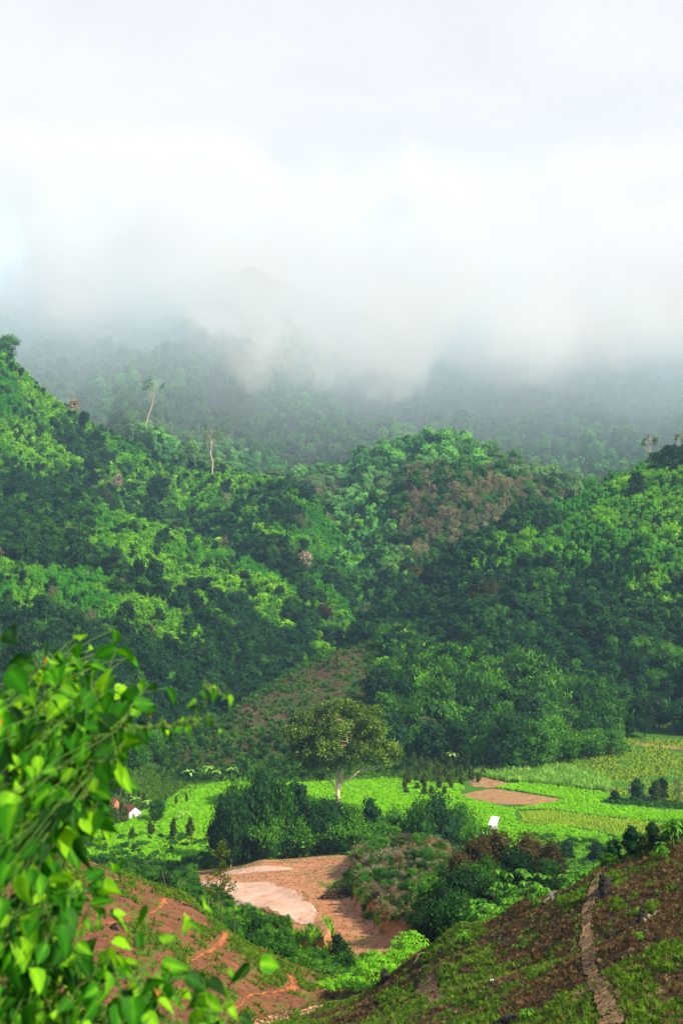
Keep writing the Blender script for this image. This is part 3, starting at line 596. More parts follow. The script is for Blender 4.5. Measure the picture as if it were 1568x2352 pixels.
# scrub hill: saplings and bushes on bare soil, trees on its right
X, Y, px = jgrid(1.5, 405, 540); l, _, _ = lay_at(px, Y); Z = Hs(px, Y); s_ = (l == LN.index('scrub')) & seen(px, Y, Z, 3); X, Y, px, Z = X[s_], Y[s_], px[s_], Z[s_]
py = HY+(CZ-Z)/Y*F; n2 = fbm(X/9, Y/9, 3); u = rng.random(len(X))
tree = sstep(860, 930, px+60*(n2-.5))*(1-.5*sstep(1640, 1700, py)*(px < 1000))
bushy = np.maximum(sstep(.44, .58, n2)*.95, .42)*(1-.7*((px > 700) & (px < 900) & (py > 1540))) ; bushy = np.maximum(bushy, .8*sstep(620, 480, px)*sstep(1730, 1690, py))
s_ = u < np.maximum(bushy*(1-tree)*.75, 0); T = (rng.random(len(u)) < tree*.5)
FOREST['scrub'].append(np.stack([X[s_], Y[s_], Z[s_], rng.uniform(.7, 2.4, s_.sum())], -1))
SCRUBPTS = (X, Y, Z, px, py, tree, n2)
for q, p in (('round', .4), ('round_mid', .25), ('bamboo', .2), ('vine', .15)):
    s_ = T & (rng.random(len(u)) < p); FOREST[q].append(np.stack([X[s_], Y[s_], Z[s_]-.2, rng.uniform(5, 9, s_.sum())], -1))
GREET = {'vine': ('creeper_covered_tree', 'low tree draped in bright green creeper on the %s', 'tree', 'creeper covered trees on the %s'),
 'round': ('broadleaf_tree', 'rounded dark green broadleaf tree in the forest of the %s', 'tree', 'dark broadleaf trees of the %s'),
 'round_mid': ('leafy_tree', 'medium green round leafy tree in the forest of the %s', 'tree', 'medium green trees of the %s'),
 'tall': ('slender_tree', 'slender tall dark tree standing above the forest of the %s', 'tree', 'slender trees of the %s'),
 'bamboo': ('bamboo_clump', 'dark green arching bamboo clump on the %s', 'bamboo', 'dark bamboo clumps on the %s'),
 'bamboo_bright': ('bamboo_clump', 'bright green feathery bamboo clump on the %s', 'bamboo', 'bright bamboo clumps on the %s'),
 'dry': ('leafless_tree', 'grey brown half bare tree on the %s', 'tree', 'half bare trees on the %s'),
 'scrub': ('sapling', 'small green sapling planted on the bare brown %s', 'sapling', 'saplings on the %s')}
STUFFN = {'vine': 'creeper_canopy', 'round': 'dark_forest_canopy', 'round_mid': 'green_forest_canopy', 'tall': 'tall_forest_canopy', 'dry': 'dry_woodland', 'bamboo': 'bamboo_thicket', 'bamboo_bright': 'bright_bamboo_thicket',
 'far_round': 'far_forest', 'far_vine': 'far_creeper_forest', 'scrub': 'scrub_growth', 'scrub_dark': 'dark_scrub'}
CLEAR = []                                              # spots kept free for single trees placed later
ATTR_R = lambda: rng.random()
for key, L in FOREST.items():
    if not L: continue
    A = np.concatenate(L); 
    if key in GREET:
        px = CX+F*A[:, 0]/A[:, 1]; py = HY+(CZ-A[:, 2])/A[:, 1]*F; vis = (px > 5) & (px < 1563) & seen(px, A[:, 1], A[:, 2], A[:, 3]*.6, .0)
        score = np.where(vis, A[:, 3]/A[:, 1], 0); order = np.argsort(-score); k_ = min({'bamboo': 170, 'bamboo_bright': 70}.get(key, 290), int(vis.sum())); one = order[:k_]
        nm, lb0, ct, gr0 = GREET[key]; ms = PROTO[key][1]
        hl = {'left_low': 'lowest left hill', 'left_mid': 'middle left hill', 'left_high': 'high left hill', 'right': 'right hill', 'right_low': 'right valley edge', 'centre': 'centre hill', 'centre_back': 'ridge behind the centre hill', 'left_far': 'cloudy left mountain', 'far': 'far mountain', 'scrub': 'scrub hill', 'spur': 'wooded spur beside the scrub hill'}
        la = lay_at(px, A[:, 1])[0]
        for q in one:
            w_ = hl.get(LN[la[q]], 'valley edge'); lb, gr = (lb0 % w_, gr0 % w_) if '%s' in lb0 else (lb0, gr0)
            o = link(nm, ms[rng.integers(len(ms))], loc=tuple(A[q, :3])); w = A[q, 3]*rng.uniform(.85, 1.2); o.scale = (w, w, A[q, 3]); o.rotation_euler = (0, 0, rng.random()*6.28); tag(o, lb, ct, gr)
        A = np.delete(A, one, 0)
    if len(A): scatter(STUFFN[key], key, A[:, :3], A[:, 3])
print('FOREST', {k_: sum(len(a) for a in v) for k_, v in FOREST.items()})
# ------------------------------------------------------------------ growth on the ground
def nearpts(sp, y0, y1, cond, xm=.27):
    X, Y, px = jgrid(sp, y0, y1, xm); Z = Hs(px, Y); s_ = cond(X, Y, px, Z) & seen(px, Y, Z, .6, .02); return np.stack([X[s_], Y[s_], Z[s_]-.02], -1), px[s_]
def inp(P, poly): return sdf(P[:, 0], P[:, 1], poly) > 0
STRIPS = [(o.name, np.array([v_.co[:2] for v_ in o.data.vertices])) for o in COL.objects if o.name.startswith(('footpath', 'erosion', 'stream'))]
def off_path(P, gap=.30):
    ok = np.ones(len(P), bool)
    for nm, Q in STRIPS:
        lo, hi = Q.min(0)-1, Q.max(0)+1; c_ = np.where(((P[:, :2] > lo) & (P[:, :2] < hi)).all(1))[0]
        for i_ in range(0, len(c_), 2000):
            q = c_[i_:i_+2000]; ok[q] &= np.sqrt(((P[q, None, :2]-Q[None, ::3])**2).sum(-1)).min(1) > gap
    return ok
glf = lambda d: np.interp(d, [1, 60, 90, 108, 118, 125], [600, 640, 700, 790, 900, 900])
X, Y, Z, px, py, tree, n2 = SCRUBPTS
s_ = rng.random(len(X)) < .8*(1-tree); P_ = np.stack([X, Y, Z], -1)[s_]; scatter('dry_hill_grass', 'straw', P_, rng.uniform(.3, .8, len(P_)), tilt=.3, wide=(1.2, 2.2))
s_ = (rng.random(len(X)) < .5*(1-tree)) & (n2 > .40); P_ = np.stack([X, Y, Z], -1)[s_]; scatter('hill_grass', 'tuft', P_, rng.uniform(.3, .9, len(P_)), tilt=.2, wide=(1.2, 2.))
RS, pxr = nearpts(.17, 38, 128, lambda X, Y, px, Z: (px > glf(Y)) & (px < 1950), .36)
n1 = fbm(RS[:, 0]/3.2, RS[:, 1]/4.5, 4); n2 = fbm(RS[:, 0]/1.1+30, RS[:, 1]/1.1, 3); u = rng.random(len(RS)); op = off_path(RS, .2)
g = (n1+.6*(n2-.5) > .55) & op & (u < .7); ru = (n1+.6*(n2-.5) < .52) & op & (u < .45); st = op & (u > .84)
scatter('green_grass', 'tuft', RS[g], rng.uniform(.10, .34, g.sum()), tilt=.2, wide=(.7, 1.3))
scatter('rusty_grass', 'rust', RS[ru], rng.uniform(.10, .30, ru.sum()), tilt=.25, wide=(.6, 1.2))
scatter('straw_grass', 'straw', RS[st], rng.uniform(.08, .26, st.sum()), tilt=.4, wide=(.7, 1.5))
g = (n1 > .52) & op & (rng.random(len(RS)) < .05); scatter('low_weeds', 'weed', RS[g], rng.uniform(.15, .4, g.sum()), tilt=.2)
LS, pxl = nearpts(.22, 48, 132, lambda X, Y, px, Z: (px <= glf(Y)) & (px > -150))
n1 = fbm(LS[:, 0]/4+9, LS[:, 1]/6, 4); n2 = fbm(LS[:, 0]/1.2+3, LS[:, 1]/1.4, 3); u = rng.random(len(LS)); op = off_path(LS, .3)
w_ = n1+.7*(n2-.5)-.02+.05*sstep(104, 116, LS[:, 1])
g = (w_ > .55) & op & (u < .55); scatter('low_weeds', 'weed', LS[g], rng.uniform(.18, .5, g.sum()), tilt=.2)
g = (w_ > .48) & op & (u > .72); scatter('green_grass', 'tuft', LS[g], rng.uniform(.12, .4, g.sum()), tilt=.2, wide=(.7, 1.3))
g = (w_ < .55) & op & (u < .12); scatter('straw_grass', 'straw', LS[g], rng.uniform(.08, .24, g.sum()), tilt=.5, wide=(.7, 1.6))
def p_clod(mb, r):
    V_, F_ = ICO; mb.add(V_*np.array([1, .8, .6])*(1+.35*(r.random((len(V_), 1))-.5)), F_, .5)
proto('clod', p_clod, 4, soil('clod_soil', (.03, .015, .01), (.10, .05, .028), (.22, .12, .07), None, 0, 0, ss=1.5))
g = (rng.random(len(LS)) < .05); P_ = LS[g]; scatter('clods', 'clod', P_, rng.uniform(.03, .11, len(P_)), tilt=.6)
g = (rng.random(len(RS)) < .03); P_ = RS[g]; scatter('clods', 'clod', P_, rng.uniform(.02, .09, len(P_)), tilt=.6)
for nm, Q in STRIPS:
    if nm.startswith('footpath') or nm.startswith('stream'):
        k_ = rng.integers(0, len(Q), len(Q)); P2 = Q[k_]+rng.normal(0, .12, (len(Q), 2)); P_ = np.stack([P2[:, 0], P2[:, 1], Hxy(P2[:, 0], P2[:, 1])+.06], -1); scatter('clods', 'clod', P_, rng.uniform(.02, .10, len(P_)), tilt=.6)
        k_ = rng.random(len(Q)) < .25; P2 = Q[k_]+rng.normal(0, .3, (k_.sum(), 2)); P_ = np.stack([P2[:, 0], P2[:, 1], Hxy(P2[:, 0], P2[:, 1])+.04], -1); scatter('green_grass', 'tuft', P_, rng.uniform(.08, .2, len(P_)), tilt=.2)
# the bank, mound and gully between the slopes
ROADP = np.array([v_.co[:2] for v_ in bpy.data.objects['dirt_road'].data.vertices])
road_poly = wpoly([(432,2003),(560,1985),(700,1970),(800,1962),(818,1975),(800,2005),(760,2040),(805,2055),(834,2104),(862,2124),(898,2148),(940,2170),(920,2198),(780,2202),(764,2150),(700,2140),(600,2102),(541,2074),(457,2037)], lo=125)
MS, pxm = nearpts(.55, 118, 325, lambda X, Y, px, Z: (px > -150) & (px < 1720))
inr = inp(MS, road_poly) | inp(MS, TERR); inm = inp(MS, MOUND); u = rng.random(len(MS)); n2 = fbm(MS[:, 0]/3, MS[:, 1]/3, 3)
g = ~inr & ~inm & (u < .75); scatter('tall_grass', 'bank', MS[g], rng.uniform(.5, 1.3, g.sum())*np.where((pxm[g] < 580) & (MS[g][:, 1] > 165), .35, 1), tilt=.15)
g = ~inr & (u > .88) & (n2 > .48); scatter('bank_scrub', 'fscrub', MS[g], rng.uniform(.6, 1.9, g.sum()), tilt=.1)
g = inm & (u < .3) & (n2 > .5); scatter('straw_grass', 'straw', MS[g], rng.uniform(.3, .8, g.sum()), tilt=.3)
g = inm & (u > .86); scatter('mound_scrub', 'fscrub_olive', MS[g], rng.uniform(.4, 1.1, g.sum()), tilt=.1)
g = inm & (u < .5); scatter('straw_grass', 'straw', MS[g], rng.uniform(.2, .6, g.sum()), tilt=.4, wide=(1, 2))
g = inm & (u > .5) & (u < .7) & (n2 < .55); scatter('dead_brush', 'dry', MS[g], rng.uniform(.5, 1.3, g.sum()), tilt=.5)
PS, _ = nearpts(.5, 120, 290, lambda X, Y, px, Z: (px > 400) & (px < 960)); g = inp(PS, road_poly) & (rng.random(len(PS)) < .08); scatter('clods', 'clod', PS[g]+[0, 0, .1], rng.uniform(.03, .14, g.sum()), tilt=.6)
g = inp(MS, road_poly) & ~inp(MS, TERR) & (n2 > .50) & (u < .6); scatter('green_grass', 'tuft', MS[g], rng.uniform(.08, .22, g.sum()), tilt=.2, wide=(1.5, 3))
# ------------------------------------------------------------------ valley fields
def field(name, key, poly, sp, h, hv=.25, gap=0., rows=0.):
    P = np.array(VP(poly)); x0, y0 = P.min(0); x1, y1 = P.max(0)
    X, Y = np.meshgrid(np.arange(x0, x1, sp), np.arange(y0, y1, sp)); X = X.ravel()+rng.uniform(-.4, .4, X.size)*sp; Y = Y.ravel()+rng.uniform(-.35, .35, Y.size)*sp*(1-rows)
    s_ = sdf(X, Y, P)+(fbm(X/4, Y/4, 3)-.5)*2.5 > 0; n_ = fbm(X/5+3, Y/8, 3); s_ &= (n_ > gap) & (sdf(X, Y, DRYPLOT) < -.3) & (sdf(X, Y, DRYPLOT2) < -.3) & (Y > 296)
    X, Y, n_ = X[s_], Y[s_], n_[s_]; Z = Hxy(X, Y)
    return scatter(name, key, np.stack([X, Y, Z-.03], -1), h*(1+hv*rng.normal(0, 1, len(X)).clip(-1.6, 2)+.6*(n_-.5)), tilt=.1)
CROPS = [[(200,1975),(215,1900),(300,1886),(380,1842),(440,1806),(560,1795),(700,1800),(900,1790),(1060,1806),(1060,1826),(1090,1842),(1150,1852),(1180,1863),(1185,1890),(1130,1902),(1000,1902),(760,1902),(520,1902),(505,1975)],
 [(1130,1811),(1180,1800),(1263,1807),(1327,1813),(1397,1823),(1410,1840),(1364,1845),(1300,1839),(1232,1828),(1180,1817)],
 [(1180,1861),(1232,1852),(1290,1841),(1364,1848),(1516,1862),(1700,1880),(1700,1896),(1600,1892),(1497,1887),(1380,1876),(1271,1861)],
 [(1100,1906),(1190,1891),(1263,1896),(1419,1916),(1440,1926),(1490,1950),(1400,2000),(1250,2000),(1120,1960)]]
for c_ in CROPS: field('crop_field', 'crop', c_, .66, .58, rows=.5, gap=.15)
field('yellow_meadow', 'yellow', [(1190,1866),(1271,1863),(1380,1878),(1497,1889),(1640,1905),(1640,1935),(1500,1925),(1419,1914),(1263,1894),(1190,1889)], .62, .55)
field('corn_field', 'corn', [(1075,1776),(1180,1753),(1263,1760),(1370,1780),(1405,1800),(1397,1821),(1327,1811),(1180,1798),(1120,1790)], .75, 1.7)
up_ = [(1180,1745),(1300,1724),(1400,1706),(1430,1696),(1568,1700),(1720,1706),(1720,1870),(1568,1852),(1400,1822),(1405,1797),(1370,1778),(1263,1758)]
field('yellow_meadow', 'yellow', up_, .95, .6, gap=.33); field('green_meadow', 'tuft', up_, 1.5, .8, gap=.42)
field('green_meadow', 'tuft', [(365,1800),(370,1742),(600,1730),(850,1722),(1040,1722),(1180,1748),(1060,1800),(900,1795),(700,1800),(440,1806)], 1.1, .9)
field('dark_bushes', 'fscrub_dark', [(365,1800),(370,1742),(600,1730),(850,1722),(1040,1722),(1060,1760),(900,1775),(700,1790),(440,1803)], 3.0, 1.9, gap=.42)
field('dark_bushes', 'fscrub', [(365,1800),(370,1742),(600,1730),(850,1722),(1040,1722),(1060,1760),(900,1785),(700,1800),(440,1806)], 3.0, 1.5, gap=.45)
field('field_edge_scrub', 'scrub', [(1375,1838),(1440,1838),(1720,1858),(1720,1878),(1560,1860),(1400,1846)], .9, 1.1)
field('green_meadow', 'tuft', [(-150,2010),(-150,1750),(380,1770),(380,1842),(215,1900),(200,1990)], 1.1, .9)
field('field_edge_scrub', 'scrub', [(-150,2000),(-150,1760),(300,1770),(200,1900),(195,1990)], 2.4, 1.7)
field('green_meadow', 'tuft', [(330,1760),(470,1780),(470,1812),(400,1845),(330,1850)], 1.0, .9)
field('pale_grass', 'yellow', [(390,1922),(470,1912),(505,1912),(505,1940),(390,1938)], .7, .8)
# ------------------------------------------------------------------ single trees, shrubs
def T_mesh(name, fn, seed, mt):
    mb = MB(); fn(mb, np.random.default_rng(seed)); return mb.mesh(name, mt)
def trunk_of(h0, r0, mt=B_dark, seed=1, split=0):
    def fn(mb, r):
        p = limb(mb, (0, 0, -.03), (r.normal(0, .02), r.normal(0, .02), h0), r0, r0*.45, r, n=7)
        for i in range(split): a = r.random()*6.28; s_ = p[3+i % 3]; limb(mb, s_, s_+np.array([math.cos(a)*.2, math.sin(a)*.2, .2]), r0*.4, r0*.12, r)
    return T_mesh('trunk', fn, seed, mt)
TR = {'conic': (trunk_of(.5, .025), 'conic'), 'conic_dark': (trunk_of(.5, .03, seed=2), 'conic_dark'), 'round': (trunk_of(.7, .03, seed=3, split=4), 'shrub_fine'), 'round_mid': (trunk_of(.7, .03, seed=4, split=4), 'shrub_fine_mid'),
 'tall': (trunk_of(.85, .018, B_grey, 5, 3), 'tall'), 'vine': (trunk_of(.6, .03, seed=6), 'creeper_fine'), 'bamboo': (None, 'bamboo_fine'), 'bamboo_bright': (None, 'bamboo_bright'), 'reddish': (trunk_of(.6, .03, B_brown, 7, 5), 'reddish_fine'), 'scrub': (None, 'fscrub'), 'scrub_dark': (None, 'fscrub_dark'), 'scrub_olive': (None, 'fscrub_olive'), 'shrub_fine': (trunk_of(.6, .03, seed=11, split=4), 'shrub_fine'), 'shrub_fine_mid': (trunk_of(.6, .03, seed=12, split=4), 'shrub_fine_mid'), 'clump': (trunk_of(.75, .02, B_grey, seed=13, split=4), 'clump'), 'clump_mid': (trunk_of(.75, .02, B_grey, seed=14, split=4), 'clump_mid'), 'cream': (trunk_of(.7, .03, B_pale, 8, 5), 'cream'), 'dry': (None, 'dry')}
CNT = {}
def stand(kind, nm, label, cat, px, py, hpx, wpx, group=None, d=None, asp=None):
    p = at(px, d) if d else hit(px, py, 60)
    h = (hpx+ (0 if d is None else 0))/F*p[1]; w = wpx/F*p[1]
    e = bpy.data.objects.new(nm, None); COL.objects.link(e); e.location = (p[0], p[1], p[2]-.05)
    tag(e, label, cat, group); tm, ck = TR[kind]; wid = {'conic': .8, 'conic_dark': .8, 'tall': .55}.get(kind, .9)
    hc = min(h, w*(2.3 if kind in ('clump', 'clump_mid', 'bamboo', 'tall', 'conic', 'conic_dark', 'dry') else 1.35)); e.rotation_euler = (0, 0, rng.random()*6.28); e.empty_display_size = .2
    ms = PROTO[ck][1]; i_ = CNT.get(ck, 0); CNT[ck] = i_+1
    if not tm and h > hc*1.05: tm = TR['round'][0]
    if tm: link('trunk', tm, e).scale = (w/wid, w/wid, h/.98)
    c = link('crown' if tm else 'foliage', ms[i_ % len(ms)], e); c.location = (0, 0, h-hc); c.scale = (w/wid, w/wid, hc/.98); return e
# orchard trees on the right field
for x, b, h, w, kd, lb in [(1461,1843,54,48,'conic_dark','dark blue green conical tree in the middle of the right field row'),(1411,1843,27,28,'conic_dark','small dark conical tree at the left end of the right field row'),(1505,1843,50,40,'conic','olive green conical tree right of the dark field tree'),(1519,1838,52,40,'conic_dark','dark conical tree half hidden behind the olive field tree'),(1556,1848,58,32,'dry','thin half bare tree at the right edge of the field'),
  (1301,1978,46,44,'conic_dark','dark conical tree alone in front of the lower green field'),(1370,1985,52,52,'conic_dark','dark round tree at the left end of the lower orchard row'),(1408,1985,58,50,'conic_dark','dark tree with lighter right side behind the driftwood branches'),(1451,1968,72,54,'conic_dark','tallest dark conical tree of the lower orchard row'),(1497,1945,58,44,'conic_dark','dark narrow tree right of the tallest orchard tree'),(1480,1958,40,40,'conic','olive bush between two dark orchard trees'),(1522,1942,34,36,'scrub_dark','low dark bush right of the narrow orchard tree'),(1553,1930,48,50,'conic_dark','dark tree at the right edge above the brown slope'),(1395,1992,34,40,'round_mid','bright leafy bush in front of the lower orchard row')]:
    stand(kd, 'orchard_tree', lb, 'tree', x, b, h, w)
# trees around the farm house
for x, b, h, w, kd, lb in [(256,1899,58,38,'conic','large green conical tree just left of the farm house'),(282,1893,52,28,'conic','slim green conical tree touching the farm house roof'),(361,1890,50,52,'round_mid','round bright green tree right of the white gable wall'),(245,1936,62,28,'conic','tall narrow yellow green tree left of the lower bright crop'),(304,1930,30,19,'conic','small brownish conical tree in the bright crop below the house'),(347,1922,37,20,'conic','dark green pointed tree alone in the bright crop'),(399,1930,50,20,'conic','leaning pair of narrow trees in the left crop'),(437,1926,50,24,'conic','twin topped narrow tree near the right of the left crop'),(209,1892,50,48,'round','dark spreading tree left of the farm house'),(183,1948,62,34,'conic','olive conical tree beside the front shrub'),(264,1830,48,34,'round','dark round tree behind the farm houses'),(226,1825,36,22,'round_mid','small round tree behind the left end of the houses')]:
    stand(kd, 'garden_tree', lb, 'tree', x, b, h, w)
for q, x in enumerate((273,284,297,308,318,331,381,405,245,428)):
    stand('conic', 'pepper_pole', 'slim leaf covered climbing pole plant behind the farm house', 'plant', x, 1838+(q % 3)*6+(14 if x > 340 else 0), 30, 9, 'pole plants around the farm house')
for r_ in range(8):
    for c_ in range(9):
        x = 925+c_*29+(r_ % 2)*14+rng.normal(0, 5); b = 1752+r_*10.5+rng.normal(0, 2)+(1040-x)*.015
        if x > 1185-r_*16 or (x > 1060 and b > 1800): continue
        stand('conic', 'young_orchard_tree', 'small conical orchard tree in the planted rows below the wooded spur', 'tree', x, b, rng.uniform(17, 28), rng.uniform(12, 18), 'small orchard trees below the wooded spur')
# tall dark clump beyond the clearing
CLUMP = [(505,1858,60,60,'clump'),(530,1830,75,70,'clump'),(560,1805,75,80,'clump_mid'),(600,1780,80,85,'clump'),(640,1802,70,70,'clump_mid'),(575,1850,70,90,'clump_mid'),(655,1860,60,70,'clump_mid'),(692,1800,70,50,'tall'),(712,1845,60,60,'tall'),(745,1850,60,70,'clump'),(620,1870,60,100,'bamboo'),(700,1880,60,90,'bamboo'),(790,1872,60,110,'bamboo'),(768,1842,60,60,'clump'),(800,1852,60,60,'vine'),(745,1850,60,70,'clump'),(765,1895,60,80,'clump'),(852,1836,60,60,'conic_dark'),(835,1890,60,90,'bamboo'),(880,1895,60,70,'vine'),(905,1868,60,75,'clump_mid'),(935,1890,60,70,'bamboo'),(965,1848,60,80,'clump_mid'),(1000,1838,60,80,'clump'),(985,1880,60,80,'vine'),(1035,1865,60,80,'clump_mid'),(1060,1850,60,70,'clump_mid'),(1085,1872,60,60,'bamboo'),(950,1905,60,70,'vine'),(1020,1900,60,90,'bamboo'),(1075,1900,60,80,'clump'),(545,1880,60,80,'clump'),(660,1900,60,80,'clump'),(720,1900,60,80,'clump_mid'),(600,1900,60,80,'vine')]
KN = {'clump': ('broadleaf_tree', 'dark leafy broadleaf tree'), 'clump_mid': ('broadleaf_tree', 'mid green broadleaf tree'), 'bamboo': ('bamboo_clump', 'drooping dark bamboo clump'), 'tall': ('slender_tree', 'slender tree with thin visible trunk'), 'vine': ('creeper_covered_tree', 'bright creeper covered tree'), 'conic_dark': ('broadleaf_tree', 'dark compact egg shaped tree')}
SEEN_L = {}
for x, top, _, w, kd in CLUMP:
    d = rng.uniform(276, 300); p = at(x, d); h = CZ-(top-HY)/F*d - p[2]
    nm, l0 = KN[kd]; where = ('at the left end of the dark clump behind the clearing' if x < 560 else 'in the left half of the dark clump behind the clearing' if x < 680 else 'in front of the big tree trunk' if x < 800 else 'in the clump right of the big tree' if x < 930 else 'in the clump left of the white hut')
    stand(kd, nm, '%s %s' % (l0, where), 'bamboo' if 'bamboo' in nm else 'tree', x, 0, h*F/d, w*1.15, 'trees of the dark clump: %s %s' % (l0, where), d=d)
# trees at the foot of the wooded spur and at the far right edge of the valley
for x, top, w, kd in [(1120,1690,70,'vine'),(1180,1690,80,'bamboo'),(1230,1660,80,'round_mid'),(1270,1650,80,'vine'),(1310,1670,80,'bamboo'),(1350,1680,80,'vine'),(1395,1680,70,'round_mid'),(1420,1700,50,'vine'),(1085,1640,70,'round'),(1050,1660,70,'round'),(1150,1640,80,'round'),(1000,1670,60,'round_mid'),(965,1640,60,'round'),(1075,1690,34,'cream'),(980,1650,40,'cream'),(1250,1700,60,'vine'),(1290,1705,60,'bamboo')]:
    d = np.interp(x, [960, 1080, 1150, 1400], [432, 430, 405, 442])+rng.uniform(-6, 6); p = at(x, d); h = max(CZ-(top-HY)/F*d-p[2], 3)
    stand(kd, 'edge_tree' if kd != 'bamboo' else 'bamboo_clump', {'vine': 'creeper draped tree at the foot of the wooded spur', 'bamboo': 'arching bamboo clump at the foot of the wooded spur', 'round': 'dark broadleaf tree at the foot of the wooded spur', 'round_mid': 'mid green tree at the foot of the wooded spur', 'cream': 'small pale flowering tree at the left foot of the wooded spur'}[kd], 'bamboo' if kd == 'bamboo' else 'tree', x, 0, h*F/d, w*1.2, 'foot of the wooded spur, %s' % kd.replace('_', ' '), d=d)
for q in range(44):
    x = rng.uniform(1400, 1720); d = rng.uniform(478, 560); h = rng.uniform(9, 14)
    stand('round' if q % 3 else 'round_mid', 'broadleaf_tree', 'dark tree in the shady wood beyond the meadow at the right edge', 'tree', x, 0, h*F/d, 11*F/d, 'dark wood beyond the right meadow', d=d)
for q in range(30):
    x = rng.uniform(-120, 385); d = rng.uniform(405, 440); h = rng.uniform(5, 9)
    stand(['round', 'round_mid', 'vine'][q % 3], 'broadleaf_tree', 'tree at the forest edge behind the farm houses', 'tree', x, 0, h*F/d, 8*F/d, 'forest edge behind the farm houses', d=d)
# shrubs along the crest of the left slope and in the gully
for q, (x, top, w, kd, d) in enumerate([(110,1900,80,'scrub_dark',126),(150,1925,80,'scrub_dark',124),(195,1945,70,'scrub',122),(235,1958,70,'scrub_dark',121),(280,1970,75,'scrub_dark',121),(318,1985,70,'scrub',120),(352,1995,65,'scrub_dark',119),(388,2012,65,'scrub_dark',119),(420,2030,60,'scrub',119),(452,2046,55,'scrub',120),(478,2062,55,'scrub_dark',120),(505,2085,50,'scrub',120),(540,2105,55,'scrub',121),(572,2098,70,'scrub_dark',123),(600,2140,60,'scrub',120),(640,2165,55,'scrub',119),(675,2190,55,'scrub',118),(710,2205,60,'scrub',118),(745,2215,60,'scrub',116),(775,2180,60,'scrub_dark',122),(790,2225,55,'scrub',114),(815,2240,50,'scrub',112),(840,2262,46,'scrub',106),(640,2120,50,'scrub',130),(775,2135,50,'scrub_dark',132)]):
    p = at(x, d); h = max(CZ-(top-HY)/F*d-p[2], 1.0)
    stand(kd, 'crest_bush', ('dark' if 'dark' in kd else 'fresh green')+' bush '+('on the crest of the red soil slope, left of the young tree' if x < 500 else 'on the crest of the red soil slope, right of the young tree' if x < 760 else 'in the gully between the two near slopes'), 'bush', x, 0, h*F/d, w*1.1, 'crest and gully bushes, %s, part %d' % (kd.replace('_', ' '), 1 if x < 500 else 2 if x < 760 else 3), d=d)
# shrub mass behind the right slope
for x, top, w, kd, d in [(1085,1935,110,'reddish',168),(1150,1918,120,'reddish',172),(1215,1925,100,'reddish',170),(1265,1945,80,'reddish',165),(1050,1960,70,'reddish',160)]:
    p = at(x, d); h = CZ-(top-HY)/F*d-p[2]; stand(kd, 'reddish_bush', 'brownish red flowering bush behind the bright broad leaved shrubs', 'bush', x, 0, h*F/d, w, 'reddish bushes behind the right slope', d=d)
for x, top, w, kd, d in [(990,2020,110,'shrub_fine_mid',140),(1040,2000,120,'shrub_fine',138),(1000,2080,120,'shrub_fine',122),(1060,2060,130,'shrub_fine_mid',118),(1110,2030,110,'shrub_fine',122),(1090,1990,90,'shrub_fine_mid',140),(1180,2040,90,'shrub_fine',118),(960,2110,60,'shrub_fine',120),(1250,2020,90,'shrub_fine',118),(1130,2080,80,'shrub_fine_mid',108),(1180,1955,100,'shrub_fine',150),(1120,1975,90,'shrub_fine_mid',146),(1250,1975,70,'shrub_fine',140)]:
    p = at(x, d); h = CZ-(top-HY)/F*d-p[2]; stand(kd, 'dense_shrub', ('dark' if kd == 'shrub_fine' else 'mid')+' green dense shrub below the brown slope crest', 'shrub', x, 0, h*F/d, w, 'dense shrubs below the right slope crest, %s' % kd.replace('_', ' '), d=d)
def whorl(mb, c, r, n, L, droop, asp=.45, rows=3):
    for i in range(n):
        a = i/n*6.28+r.random()*.6; o = np.array([math.cos(a), math.sin(a), 0]); s_ = np.array([-o[1], o[0], 0])*L*asp*.5; e0 = c+o*L*.08
        m1 = c+o*L*.5+np.array([0, 0, .06*L-droop*L*.25]); e1 = c+o*L*.85+np.array([0, 0, -droop*L*.8])
        mb.add([e0, m1+s_-[0, 0, .1*L], e1, m1-s_-[0, 0, .1*L], m1], [[0, 1, 4, 4], [1, 2, 4, 4], [2, 3, 4, 4], [3, 0, 4, 4]], .2+.7*r.random())
def broad_shrub(x, top, w, d, seed, label, nm='broad_leaved_shrub', L=.62, cnt=70, mt=L_teak, asp=.5, group=None, hmax=None):
    p = at(x, d); h = CZ-(top-HY)/F*d-p[2]; W = w/F*d; r = np.random.default_rng(seed)
    if hmax: h = min(h, hmax)
    e = bpy.data.objects.new(nm, None); COL.objects.link(e); e.location = (p[0], p[1], p[2]-.05); tag(e, label, 'shrub' if h > 1.2 else 'plant', group)
    st = MB(); fo = MB()
    for i in range(cnt):
        a = r.random()*6.28; q = r.random()**.5*W*.5; z = h*(.35+.6*r.random()*(1-.5*(2*q/W)**2)); c = np.array([math.cos(a)*q, math.sin(a)*q, z])
        if i % 4 == 0 or cnt < 14: limb(st, (c[0]*.2, c[1]*.2, 0), c, .035*h/4+.006, .008, r, n=6, sides=5)
        whorl(fo, c, r, r.integers(5, 8), L*r.uniform(.7, 1.25), r.uniform(.25, .9), asp)
    link('stem', st.mesh('stem', B_green if h < 2 else B_brown), e); link('foliage', fo.mesh('foliage', mt), e); return e
for i, (x, top, w, d, lb) in enumerate([(1150,1972,110,108,'bright broad leaved shrub left of the three beside the brown slope'),(1215,1962,120,106,'bright broad leaved shrub with large drooping leaves at the middle of the group'),(1290,1968,110,104,'bright broad leaved shrub near the pale driftwood'),(1100,2040,90,102,'shaded broad leaved shrub low in the gully shrubs'),(1340,1985,70,100,'small broad leaved shrub at the right end of the group'),(1170,2050,100,98,'low broad leaved shrub against the slope edge'),(1250,2030,90,98,'leafy shrub behind the grey stump')]):
    broad_shrub(x, top, w, d, 40+i, lb)
